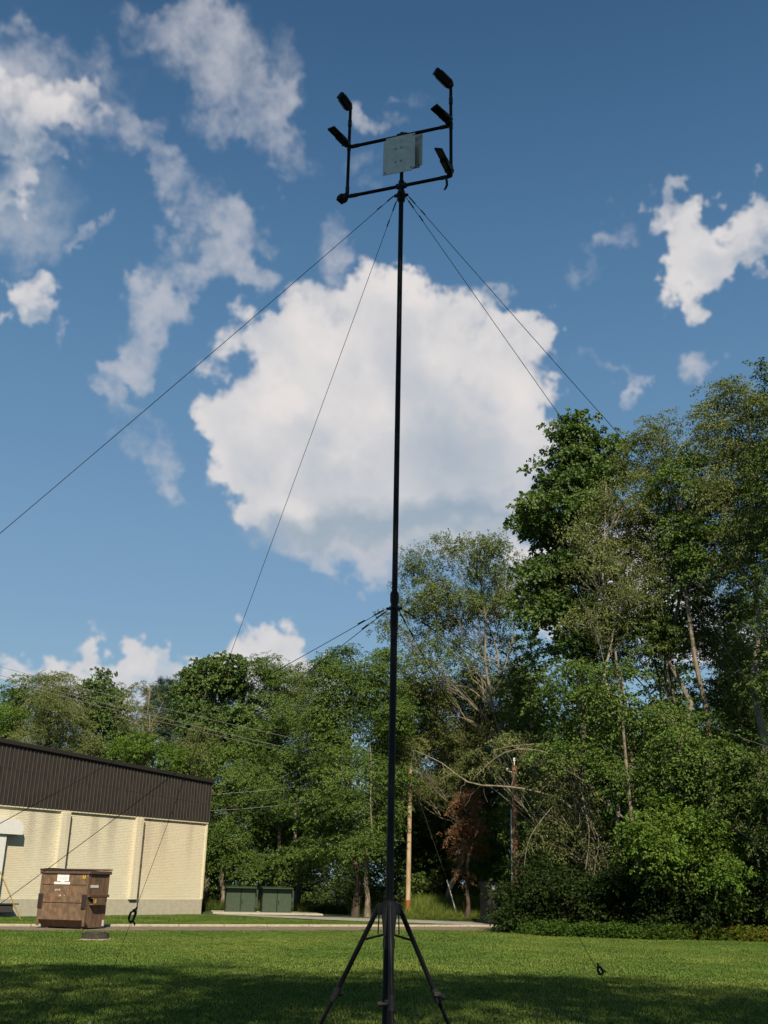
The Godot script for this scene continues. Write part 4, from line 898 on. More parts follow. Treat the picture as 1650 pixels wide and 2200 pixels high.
var road_near := [Vector2(-60, -18.5), Vector2(-12.4, -36.6), Vector2(-8.15, -38.4), Vector2(3.7, -45.0), Vector2(30, -60)]
var road_far := [Vector2(-60, -21.5), Vector2(-13.3, -39.5), Vector2(-8.9, -41.9), Vector2(4.0, -49.0), Vector2(30, -64)]
var gravel_poly := [Vector2(-9.2, -60.6), Vector2(-2.6, -58.2), Vector2(5.0, -55.4), Vector2(14, -58), Vector2(13, -54.7), Vector2(4.7, -50.4), Vector2(-2.4, -53.6), Vector2(-8.1, -58.4)]
var wood_edge := [Vector2(4.6, -50), Vector2(4.8, -47.5), Vector2(6.2, -42.6), Vector2(9.0, -42.3), Vector2(15, -42.8), Vector2(24, -43.4), Vector2(60, -47)]

func sheet(st: SurfaceTool, poly: Array, y: float) -> void:
	var flat := PackedVector2Array(poly)
	var ids := Geometry2D.triangulate_polygon(flat)
	for i in range(0, ids.size(), 3):
		var p := []
		for k in 3:
			p.append(Vector3(flat[ids[i + k]].x, y, flat[ids[i + k]].y))
		tri(st, p[0], p[1], p[2], Vector3(0, -1000, 0))

func build_ground() -> void:
	var st := begin()
	sheet(st, [Vector2(-2000, 2000), Vector2(2000, 2000), Vector2(2000, -2000), Vector2(-2000, -2000)], 0.0)
	struct("ground", st, M.soil)
	st = begin()
	var right := road_far.duplicate()
	right.reverse()
	sheet(st, road_near + right, 0.008)
	struct("road", st, M.road)
	st = begin()
	sheet(st, gravel_poly, 0.04)
	struct("gravel_path", st, M.gravel)
	st = begin()
	var back := wood_edge.duplicate()
	back.append_array([Vector2(120, -47), Vector2(120, -200), Vector2(4.6, -200)])
	sheet(st, back, 0.004)
	sheet(st, [Vector2(4.59, -66.5), Vector2(4.59, -200), Vector2(-90, -200), Vector2(-90, -82), Vector2(-16, -74), Vector2(-9, -67)], 0.004)
	struct("forest_floor", st, M.litter)
	# kerb along the far side of the road, laid in lengths
	st = begin()
	for i in range(0, 34):
		var x0 := -40.0 + i * 1.62
		var x1 := x0 + 1.6
		var a := Vector3(x0, 0.015, line_at(road_far, x0) - 0.1)
		var b := Vector3(x1, 0.015, line_at(road_far, x1) - 0.1)
		var d := (b - a).normalized()
		box(st, (a + b) / 2.0, Vector3(a.distance_to(b), 0.14, 0.17), 0.02, Basis(d, Vector3.UP, d.cross(Vector3.UP)))
	struct("kerb", st, M.kerb)
	st = begin()
	box(st, Vector3(-6.4, -0.02, -64.0), Vector3(6.2, 0.2, 4.2), 0.02, Basis(Vector3.UP, 0.18))
	struct("concrete_pad", st, M.slab)

# ------------------------------------------------------------------ warehouse
func build_warehouse() -> void:
	var w := thing("warehouse", "low warehouse of cream brick under a deep dark ribbed metal band", "building", Vector3(-9.45, 0, -59.4), deg_to_rad(55.0))
	var L := 26.0
	var D := 14.0
	var st := begin()
	box(st, Vector3(-L / 2, 2.35, -D / 2), Vector3(L, 4.9, D))
	obj("wall", st, M.mortar, w)
	# stone plinth in blocks
	var x := 0.0
	var k := 0
	while x > -L:
		st = begin()
		box(st, Vector3(x - 1.22, 0.3, 0.02), Vector3(2.43, 0.9, 0.07), 0.008)
		obj("plinth_block", st, M.concrete, w)
		x -= 2.44
	# bricks of the front, single courses; those of the two pilasters come with them
	st = begin()
	box(st, Vector3.ZERO, Vector3(0.2, 0.066, 0.03), 0.005)
	var brick := st.commit()
	var where: Array[Transform3D] = []
	var tint := PackedColorArray()
	var stain := noise(88, 0.55, 3)
	var wide := noise(89, 0.12, 3)
	for row in 52:
		var y := 0.79 + row * 0.075
		var n := int(L / 0.21)
		for i in n:
			var bx := -0.26 - (i + (0.5 if row % 2 else 0.0)) * 0.21
			if (bx > -10.06 and bx < -9.54) or (bx > -5.32 and bx < -4.84):
				continue
			var t := Transform3D(Basis(Vector3.UP, rng.randf_range(-0.015, 0.015)), Vector3(bx, y, -0.005 + rng.randf_range(-0.002, 0.002)))
			where.append(t)
			tint.append(brick_tint(bx, y, stain, wide))
	for pil in [[-10.05, -9.55], [-5.31, -4.85]]:
		var pw: float = pil[1] - pil[0]
		st = begin()
		box(st, Vector3((pil[0] + pil[1]) / 2.0, 2.72, 0.1), Vector3(pw, 3.93, 0.2))
		obj("pilaster", st, M.mortar, w)
		for row in 52:
			var y := 0.79 + row * 0.075
			for i in 2:
				var bx: float = pil[0] + pw * (i + 0.5) / 2.0
				where.append(Transform3D(Basis.IDENTITY.scaled(Vector3(pw / 2.0 / 0.21, 1, 1)), Vector3(bx, y, 0.194)))
				tint.append(brick_tint(bx, y, stain, wide))
			for s in [0, 1]:
				where.append(Transform3D(Basis(Vector3.UP, PI / 2), Vector3(pil[s] + (-0.005 if s else 0.005), y, 0.1)))
				tint.append(brick_tint(pil[s], y, stain, wide))
	many("brickwork", brick, M.brick, where, tint, w)
	st = begin()
	box(st, Vector3(-L / 2, 4.715, 0.05), Vector3(L, 0.06, 0.14), 0.01)
	obj("ledge", st, M.trim, w)
	st = begin()
	box(st, Vector3(-0.055, 2.71, 0.03), Vector3(0.13, 3.9, 0.09), 0.01)
	obj("corner_trim", st, M.trim, w)
	# dark band under the sloping roof edge
	var roof := func(px: float) -> float: return 6.9 - 0.042 * px
	st = begin()
	var f := [Vector3(0.04, 4.752, 0.12), Vector3(-L, 4.752, 0.12), Vector3(-L, roof.call(-L), 0.12), Vector3(0.04, roof.call(0.04), 0.12)]
	var g := []
	for p: Vector3 in f:
		g.append(Vector3(p.x, p.y, -D - 0.1))
	var mid := Vector3(-L / 2, 5.8, -D / 2)
	quad(st, f[0], f[1], f[2], f[3], mid)
	quad(st, g[0], g[1], g[2], g[3], mid)
	for i in 4:
		quad(st, f[i], f[(i + 1) % 4], g[(i + 1) % 4], g[i], mid)
	var band := obj("fascia", st, M.fascia, w)
	for i in 118:
		var rx := 0.0 - i * 0.2235
		var h0: float = roof.call(rx) - 4.79
		st = begin()
		box(st, Vector3(0, h0 / 2.0, 0), Vector3(0.035, h0, 0.045), 0.008)
		with_mesh("rib", st.commit(), M.rib, band, Transform3D(Basis.IDENTITY, Vector3(rx, 4.76, 0.143)))
	for i in 62:
		var rz := -0.1 - i * 0.2235
		st = begin()
		box(st, Vector3(0, 1.05, 0), Vector3(0.045, 2.1, 0.035), 0.008)
		with_mesh("rib", st.commit(), M.rib, band, Transform3D(Basis.IDENTITY, Vector3(0.063, 4.76, rz)))
	st = begin()
	var a := Vector3(0.1, roof.call(0.1) + 0.06, 0.1)
	var b := Vector3(-L, roof.call(-L) + 0.06, 0.1)
	var d := (a - b).normalized()
	box(st, (a + b) / 2.0, Vector3(a.distance_to(b), 0.2, 0.34), 0.02, Basis(d, Vector3(0, 0, 1).cross(d), Vector3(0, 0, 1)))
	obj("roof_edge", st, M.roof_cap, w)
	st = begin()
	box(st, Vector3(0.0, roof.call(0.0) + 0.055, -D / 2 - 0.1), Vector3(0.34, 0.19, D), 0.02)
	obj("roof_edge", st, M.roof_cap, w)
	st = begin()
	box(st, (a + b) / 2.0 + Vector3(0, 0.03, -D / 2 - 0.12), Vector3(a.distance_to(b) - 0.4, 0.1, D - 0.2), 0.0, Basis(d, Vector3(0, 0, 1).cross(d), Vector3(0, 0, 1)))
	obj("roof", st, M.roof_cap, w)
	st = begin()
	box(st, Vector3(-11.3, roof.call(-11.3) + 0.35, -5.0), Vector3(1.1, 0.7, 1.1), 0.03)
	obj("roof_vent", st, M.white_metal, w)
	# two thin conduits down the wall beside the pilasters
	for c in [[-9.42, 0.06], [-4.68, 0.06]]:
		st = begin()
		rod(st, Vector3(c[0], 0.12, c[1] + 0.04), Vector3(c[0], 4.5, c[1] + 0.04), 0.026, 8)
		for y in [1.0, 2.4, 3.8]:
			box(st, Vector3(c[0], y, c[1] + 0.02), Vector3(0.12, 0.04, 0.05))
		obj("conduit", st, M.dark_pipe, w)
	# rounded white hood on a duct at the left
	st = begin()
	var prof := [Vector2(-15.2, 3.55)]
	prof = [Vector2(-12.35, 3.5), Vector2(-12.35, 3.78)]
	for i in 9:
		var an := PI / 2 * i / 8.0
		prof.append(Vector2(-12.71 + 0.36 * cos(an), 3.78 + 0.36 * sin(an)))
	prof.append_array([Vector2(-14.35, 4.16), Vector2(-14.35, 3.5)])
	var c0 := Vector3(-13.35, 3.8, 0.2)
	for i in prof.size() - 1:
		var p: Vector2 = prof[i]
		var q: Vector2 = prof[i + 1]
		quad(st, Vector3(p.x, p.y, 0.03), Vector3(q.x, q.y, 0.03), Vector3(q.x, q.y, 0.45), Vector3(p.x, p.y, 0.45), c0)
	for z in [0.45, 0.42]:
		for i in range(1, prof.size() - 1):
			tri(st, Vector3(prof[0].x, prof[0].y, z), Vector3(prof[i].x, prof[i].y, z), Vector3(prof[i + 1].x, prof[i + 1].y, z), c0 if z > 0.43 else Vector3(-13.35, 3.8, 2))
	var hood := obj("exhaust_hood", st, M.white_metal, w)
	st = begin()
	box(st, Vector3(-13.35, 3.6, 0.23), Vector3(1.8, 0.03, 0.36))
	obj("hood_opening", st, M.dark_inside, hood)
	st = begin()
	box(st, Vector3(-13.84, 1.75, 0.18), Vector3(1.55, 3.5, 0.3), 0.03)
	obj("duct", st, M.white_metal, hood)
	st = begin()
	box(st, Vector3(-13.0, 0.36, 0.5), Vector3(0.9, 0.34, 0.5), 0.03)
	box(st, Vector3(-12.9, 0.56, 0.5), Vector3(1.2, 0.05, 0.62), 0.01)
	obj("wall_vent", st, M.dark_inside, w)

func brick_tint(x: float, y: float, stain: FastNoiseLite, wide: FastNoiseLite) -> Color:
	var c := Color(0.605, 0.56, 0.43).lerp(Color(0.64, 0.60, 0.47), rng.randf())
	var fall := smoothstep(1.6, 4.6, y)
	var run := smoothstep(0.05, 0.55, stain.get_noise_2d(x * 1.7, y * 0.12) + wide.get_noise_2d(x, y * 0.3) * 0.8)
	c = c.lerp(Color(0.26, 0.23, 0.18), run * fall * 0.42)
	c = c.lerp(Color(0.6, 0.46, 0.32), clampf(wide.get_noise_2d(x * 0.7 + 40.0, y * 0.7) * 0.9, 0.0, 0.35))
	return c

# ------------------------------------------------------------------ poles, wires, cabinets
func wire(called: String, label: String, category: String, group: String, a: Vector3, b: Vector3, sag: float, r: float, m: Material) -> void:
	var st := begin()
	var pts := []
	for i in 25:
		var t := i / 24.0
		pts.append(a.lerp(b, t) - Vector3.UP * sag * 4.0 * t * (1.0 - t))
	tube(st, pts, taper(24, r, r), 5, false)
	tag(obj(called, st, m), label, category, group)

func build_utility() -> void:
	var p := thing("utility_pole", "pale tan wooden utility pole with a reddish foot, close right of the mast", "utility pole", Vector3(1.911, 0.000, -65.322), 0.0, "utility poles at the edge of the wood")
	var top: Vector3 = Vector3(1.982, 8.859, -65.320) - Vector3(1.911, 0.000, -65.322)
	var st := begin()
	tube(st, [Vector3(0, -0.2, 0), top * 0.5, top], [0.15, 0.135, 0.11], 14)
	obj("pole", st, M.pole_pale, p)
	st = begin()
	tube(st, [Vector3(0, -0.2, 0), top * 0.1], [0.153, 0.151], 14, false)
	obj("painted_foot", st, plain(Color(0.33, 0.105, 0.035), 0.85), p)
	for y in [0.99, 0.87, 0.74]:
		st = begin()
		rod(st, top * y + Vector3(-0.55, 0, 0.14), top * y + Vector3(0.1, 0, 0.14), 0.035)
		var arm := obj("bracket", st, M.dark_pipe, p)
		st = begin()
		tube(st, [top * y + Vector3(-0.5, -0.02, 0.14), top * y + Vector3(-0.5, 0.08, 0.14), top * y + Vector3(-0.5, 0.1, 0.14), top * y + Vector3(-0.5, 0.18, 0.14)], [0.05, 0.07, 0.045, 0.06], 10)
		obj("insulator", st, M.dark_pipe, arm)
	p = thing("utility_pole", "reddish brown utility pole with a grey conduit, behind the dark bushes", "utility pole", Vector3(6.360, 0.000, -49.594), 0.0, "utility poles at the edge of the wood")
	top = Vector3(6.417, 7.104, -49.586) - Vector3(6.360, 0.000, -49.594)
	st = begin()
	tube(st, [Vector3(0, -0.2, 0), top * 0.5, top], [0.17, 0.15, 0.125], 14)
	obj("pole", st, M.pole_red, p)
	st = begin()
	tube(st, [Vector3(-0.2, 0, 0.08), top * 0.72 + Vector3(-0.17, 0, 0.08)], [0.05, 0.05], 8)
	obj("conduit", st, M.grey_metal, p)
	st = begin()
	rod(st, top, top + Vector3(0, 0.22, 0), 0.025)
	tube(st, [top + Vector3(0, 0.2, 0), top + Vector3(0, 0.27, 0), top + Vector3(0, 0.3, 0), top + Vector3(0, 0.36, 0)], [0.05, 0.07, 0.045, 0.06], 10)
	obj("insulator", st, M.white_tag, p)
	st = begin()
	rod(st, top * 0.95 + Vector3(0.05, -0.02, 0.14), top * 0.95 + Vector3(-0.36, 0.1, 0.14), 0.028)
	var arm2 := obj("bracket", st, M.grey_metal, p)
	st = begin()
	tube(st, [top * 0.95 + Vector3(-0.36, 0.08, 0.14), top * 0.95 + Vector3(-0.36, 0.15, 0.14), top * 0.95 + Vector3(-0.36, 0.22, 0.14)], [0.05, 0.06, 0.04], 10)
	obj("insulator", st, M.white_tag, arm2)
	var lines := "overhead lines to the tan pole"
	wire("power_line", "topmost of three thin lines running over the warehouse to the tan pole", "power line", lines, Vector3(1.982, 8.859, -65.320) + Vector3(-0.5, 0.1, 0.14), Vector3(-29.135, 16.262, -72.355), 0.25, 0.014, M.silver_wire)
	wire("power_line", "middle of three thin lines running over the warehouse to the tan pole", "power line", lines, Vector3(1.982, 8.859, -65.320) + Vector3(-0.5, -0.62, 0.14), Vector3(-29.053, 15.668, -72.387), 0.25, 0.014, M.silver_wire)
	wire("power_line", "lowest of three thin lines running over the warehouse to the tan pole", "power line", lines, Vector3(1.982, 8.859, -65.320) + Vector3(-0.5, -0.88, 0.14), Vector3(-29.017, 15.405, -72.402), 0.25, 0.014, M.silver_wire)
	wire("power_line", "thick dark cable crossing in front of the dark warehouse band", "power line", lines, Vector3(1.940, 5.035, -64.471), Vector3(-14.445, 5.523, -37.301), 0.35, 0.013, M.wire)
	wire("power_line", "upper of two lines rising from the warehouse corner to the tan pole", "power line", lines, Vector3(-11.199, 6.661, -65.043), Vector3(1.864, 8.614, -65.173), 0.3, 0.013, M.silver_wire)
	wire("power_line", "lower of two lines rising from the warehouse corner to the tan pole", "power line", lines, Vector3(-11.121, 5.702, -65.056), Vector3(1.703, 7.573, -65.178), 0.3, 0.013, M.silver_wire)
	wire("power_line", "thin line sloping down across the dark trees at the right edge", "power line", "", Vector3(12.512, 9.061, -44.266), Vector3(14.243, 5.985, -35.230), 0.1, 0.012, M.silver_wire)
	p = thing("guy_wire_guard", "leaning white guard tube on the anchor wire of the tan pole", "wire guard", Vector3(4.661, 0.000, -61.825))
	st = begin()
	rod(st, Vector3(0, -0.1, 0), Vector3(3.993, 2.048, -61.571) - Vector3(4.661, 0.000, -61.825), 0.035, 10)
	obj("guard", st, M.white_tag, p)
	st = begin()
	rod(st, Vector3(3.993, 2.048, -61.571) - Vector3(4.661, 0.000, -61.825), Vector3(1.982, 8.859, -65.320) - Vector3(4.661, 0.000, -61.825) - Vector3(0, 0.7, 0), 0.01, 5)
	obj("anchor_wire", st, M.wire, p)
	p = thing("guy_wire_guard", "thin yellow guard tube leaning beside the warehouse at the left edge", "wire guard", Vector3(-14.775, 0.000, -46.195))
	st = begin()
	rod(st, Vector3(0, -0.1, 0), Vector3(-15.692, 1.873, -45.362) - Vector3(-14.775, 0.000, -46.195), 0.024, 10)
	obj("guard", st, M.yellow, p)
	st = begin()
	rod(st, Vector3(-15.692, 1.873, -45.362) - Vector3(-14.775, 0.000, -46.195), (Vector3(-15.692, 1.873, -45.362) - Vector3(-14.775, 0.000, -46.195)) * 3.2, 0.01, 5)
	obj("anchor_wire", st, M.wire, p)
	st = begin()
	box(st, Vector3(0, 0.42, 0), Vector3(0.1, 0.95, 0.05), 0.01, Basis(Vector3.UP, 0.3))
	box(st, Vector3(0, 0.9, 0), Vector3(0.115, 0.1, 0.06), 0.01, Basis(Vector3.UP, 0.3))
	var mk := obj("marker_post", st, M.orange)
	mk.position = Vector3(4.894, 0.000, -60.803)
	tag(mk, "short orange marker post in the weeds right of the white guard tube", "marker post")
	# transformer cabinets
	cabinet("green pad transformer nearer the warehouse", Vector3(-7.915, 0.000, -63.912), 0.2)
	cabinet("green pad transformer nearer the mast, right of its twin", Vector3(-5.829, 0.000, -64.136), 0.2)

func cabinet(label: String, at: Vector3, turn: float) -> void:
	var p := thing("transformer_cabinet", label, "transformer", at, turn, "pair of green transformer cabinets")
	var st := begin()
	box(st, Vector3(0, 0.72, -0.25), Vector3(1.72, 1.36, 0.9), 0.03)
	obj("body", st, M.box_green, p)
	for s in [-1, 1]:
		st = begin()
		box(st, Vector3(s * 0.43, 0.7, 0.32), Vector3(0.845, 1.28, 0.22), 0.02)
		var dr := obj("door", st, M.box_green, p)
		st = begin()
		for y in [0.3, 1.1]:
			box(st, Vector3(s * 0.83, y, 0.44), Vector3(0.05, 0.12, 0.03), 0.008)
		obj("hinge", st, M.box_seam, dr)
	st = begin()
	box(st, Vector3(0, 1.42, 0.02), Vector3(1.8, 0.06, 1.5), 0.02, Basis(Vector3.RIGHT, 0.05))
	obj("lid", st, M.box_green, p)
	st = begin()
	box(st, Vector3(0.09, 0.62, 0.445), Vector3(0.06, 0.2, 0.04), 0.01)
	obj("handle", st, M.box_seam, p)
	st = begin()
	box(st, Vector3(0.92, 0.78, -0.2), Vector3(0.1, 1.05, 0.7), 0.015)
	for i in 7:
		box(st, Vector3(0.99, 0.78, -0.48 + i * 0.09), Vector3(0.05, 0.95, 0.02))
	obj("cooling_fins", st, M.box_green, p)

# ------------------------------------------------------------------ dumpsters
func build_dumpsters() -> void:
	var p := thing("dumpster", "rusty brown dumpster with a white notice beside the warehouse", "dumpster", Vector3(-10.773, 0.000, -39.076), deg_to_rad(-18.0))
	p.scale = Vector3(0.9, 0.98, 0.8)
	var hw := 1.05
	var zf := 0.82
	var zb := -0.83
	var st := begin()
	# hull: sides as a profile, slanting in under the front
	var prof := [Vector2(zf - 0.03, 0.32), Vector2(zf - 0.03, 1.88), Vector2(zb, 1.88), Vector2(zb, 0.06), Vector2(0.42, 0.06)]
	var c := Vector3(0, 1.0, 0)
	for i in 5:
		var a: Vector2 = prof[i]
		var b: Vector2 = prof[(i + 1) % 5]
		quad(st, Vector3(-hw, a.y, a.x), Vector3(hw, a.y, a.x), Vector3(hw, b.y, b.x), Vector3(-hw, b.y, b.x), c)
	for s in [-1, 1]:
		for i in range(1, 4):
			tri(st, Vector3(s * hw, prof[0].y, prof[0].x), Vector3(s * hw, prof[i].y, prof[i].x), Vector3(s * hw, prof[i + 1].y, prof[i + 1].x), c)
	obj("hull", st, M.rust_side, p)
	for r in [[0.30, 0.855, 0.025], [0.875, 1.455, 0.006], [1.475, 1.86, 0.0]]:
		st = begin()
		box(st, Vector3(0, (r[0] + r[1]) / 2.0, zf + r[2] / 2.0 - 0.02), Vector3(2.1, r[1] - r[0], 0.05 + r[2]), 0.012)
		obj("front_panel", st, M.rust, p)
	for x in [-1.03, 1.03]:
		st = begin()
		box(st, Vector3(x, 0.98, zf - 0.012), Vector3(0.09, 1.75, 0.1), 0.012)
		obj("corner_post", st, M.rust, p)
		st = begin()
		box(st, Vector3(x * 0.955, 0.92, zf + 0.05), Vector3(0.2, 0.5, 0.05), 0.012)
		for i in 3:
			box(st, Vector3(x * 0.955 - 0.06 + i * 0.06, 0.92, zf + 0.085), Vector3(0.02, 0.42, 0.03), 0.004)
		obj("bumper_bracket", st, M.lid, p)
	st = begin()
	for z in [zf + 0.03, zb - 0.03]:
		box(st, Vector3(0, 1.91, z), Vector3(2.26, 0.12, 0.1), 0.015)
	for x in [-hw - 0.03, hw + 0.03]:
		box(st, Vector3(x, 1.909, 0), Vector3(0.1, 0.115, 1.62), 0.015)
	obj("rim", st, M.rim, p)
	# two lids, warped, hinged at the back
	for s in [-1, 1]:
		st = begin()
		var n := 6
		for i in n:
			for j in n:
				var q := []
				for o: Vector2i in [Vector2i(0, 0), Vector2i(1, 0), Vector2i(1, 1), Vector2i(0, 1)]:
					var u := float(i + o.x) / n
					var v := float(j + o.y) / n
					q.append(Vector3(s * 0.57 + (u - 0.5) * 1.12, 2.0 + 0.02 * sin(u * 5.0 + s) + 0.025 * v * sin(v * 4.0 + s * 2.0), zb - 0.05 + v * 1.78))
				quad(st, q[0], q[1], q[2], q[3], Vector3(0, -10, 0))
				for k in 4:
					q[k] -= Vector3(0, 0.035, 0)
				quad(st, q[0], q[1], q[2], q[3], Vector3(0, 10, 0))
		box(st, Vector3(s * 0.57, 1.985, zf + 0.1), Vector3(1.12, 0.05, 0.03), 0.008)
		obj("lid", st, M.lid, p)
	st = begin()
	rod(st, Vector3(-1.1, 2.02, zb - 0.06), Vector3(1.14, 2.02, zb - 0.06), 0.025)
	obj("hinge_bar", st, M.rim, p)
	for s in [-1, 1]:
		st = begin()
		box(st, Vector3(s * (hw + 0.05), 1.12, -0.02), Vector3(0.12, 0.09, 1.6), 0.012)
		obj("side_rail", st, M.rim, p)
		st = begin()
		var sx: float = s * (hw + 0.1)
		box(st, Vector3(sx, 1.045, 0.1), Vector3(0.2, 0.03, 0.95), 0.006)
		box(st, Vector3(sx, 0.83, 0.1), Vector3(0.2, 0.03, 0.95), 0.006)
		box(st, Vector3(s * (hw + 0.185), 0.94, 0.1), Vector3(0.03, 0.185, 0.94), 0.006)
		obj("fork_pocket", st, M.rust_side, p)
		st = begin()
		box(st, Vector3(s * (hw + 0.02), 1.5, zf - 0.11), Vector3(0.05, 0.7, 0.05), 0.008)
		box(st, Vector3(s * (hw + 0.02), 1.5, zb + 0.06), Vector3(0.05, 0.7, 0.08), 0.008)
		obj("side_stiffener", st, M.rim, p)
	for x in [-0.8, 0.8]:
		st = begin()
		box(st, Vector3(x, 0.03, -0.15), Vector3(0.14, 0.07, 1.2), 0.008)
		obj("skid", st, M.rim, p)
	# notices; the print is too small to read
	var z := zf + 0.008
	var nt := begin()
	nt.set_normal(Vector3(0, 0, 1))
	for v in [[0, 0], [1, 1], [1, 0], [0, 0], [0, 1], [1, 1]]:
		nt.set_uv(Vector2(v[0], 1.0 - v[1]))
		nt.set_normal(Vector3(0, 0, 1))
		nt.add_vertex(Vector3(-0.35 + 0.53 * v[0], 1.60 + 0.31 * v[1], z + 0.004))
	obj("notice", nt, M.sign, p)
	st = begin()
	box(st, Vector3(-0.11, 1.532, z), Vector3(0.72, 0.085, 0.008))
	box(st, Vector3(-0.09, 1.587, z), Vector3(0.18, 0.026, 0.008))
	obj("notice_strip", st, M.white_tag, p)
	st = begin()
	box(st, Vector3(0.86, 1.78, z), Vector3(0.13, 0.17, 0.008))
	var sk := obj("sticker", st, M.sticker, p)
	st = begin()
	box(st, Vector3(0.86, 1.8, z + 0.005), Vector3(0.05, 0.06, 0.004))
	box(st, Vector3(0.86, 1.735, z + 0.005), Vector3(0.08, 0.015, 0.004))
	obj("print", st, M.sticker_print, sk)
	st = begin()
	box(st, Vector3(hw + 0.006, 1.44, 0.32), Vector3(0.012, 0.09, 0.72))
	obj("side_label", st, M.white_tag, p)
	st = begin()
	box(st, Vector3(hw + 0.006, 0.2, -0.7), Vector3(0.012, 0.2, 0.14))
	obj("side_label", st, M.white_tag, p)
	st = begin()
	box(st, Vector3(hw + 0.205, 0.945, 0.42), Vector3(0.012, 0.14, 0.12))
	obj("side_label", st, M.sticker, p)
	st = begin()
	for q in [[-0.36, 1.3, 0.03, 0.05], [-0.30, 1.31, 0.02, 0.06], [-0.25, 1.3, 0.045, 0.02], [-0.18, 1.31, 0.03, 0.06], [-0.17, 1.11, 0.02, 0.05], [-0.12, 1.12, 0.03, 0.04], [0.06, 1.12, 0.02, 0.03], [0.2, 1.31, 0.02, 0.03]]:
		box(st, Vector3(q[0], q[1], zf + 0.012), Vector3(q[2], q[3], 0.004))
	obj("paint_marks", st, M.white_tag, p)
	# the dark one half hidden by bushes
	p = thing("dumpster", "black steel dumpster with a small white label half hidden behind bushes", "dumpster", Vector3(6.359, 0.000, -53.121), deg_to_rad(8.0))
	st = begin()
	box(st, Vector3(0, 0.95, 0), Vector3(2.3, 1.8, 1.6), 0.03)
	obj("hull", st, M.black_rough, p)
	st = begin()
	box(st, Vector3(0, 1.86, 0), Vector3(2.42, 0.1, 1.72), 0.02)
	obj("rim", st, M.black_rough, p)
	st = begin()
	box(st, Vector3(0, 1.94, 0), Vector3(2.3, 0.06, 1.66), 0.02, Basis(Vector3.RIGHT, 0.03))
	obj("lid", st, M.black, p)
	for x in [-1.05, -0.35, 0.35, 1.05]:
		st = begin()
		box(st, Vector3(x, 0.95, 0.83), Vector3(0.08, 1.7, 0.08), 0.01)
		obj("stiffener", st, M.black_rough, p)
	st = begin()
	box(st, Vector3(0, 1.2, 0.83), Vector3(2.3, 0.08, 0.09), 0.01)
	obj("rail", st, M.black, p)
	st = begin()
	box(st, Vector3(-0.88, 1.66, 0.815), Vector3(0.16, 0.22, 0.02))
	obj("label_plate", st, M.white_tag, p)

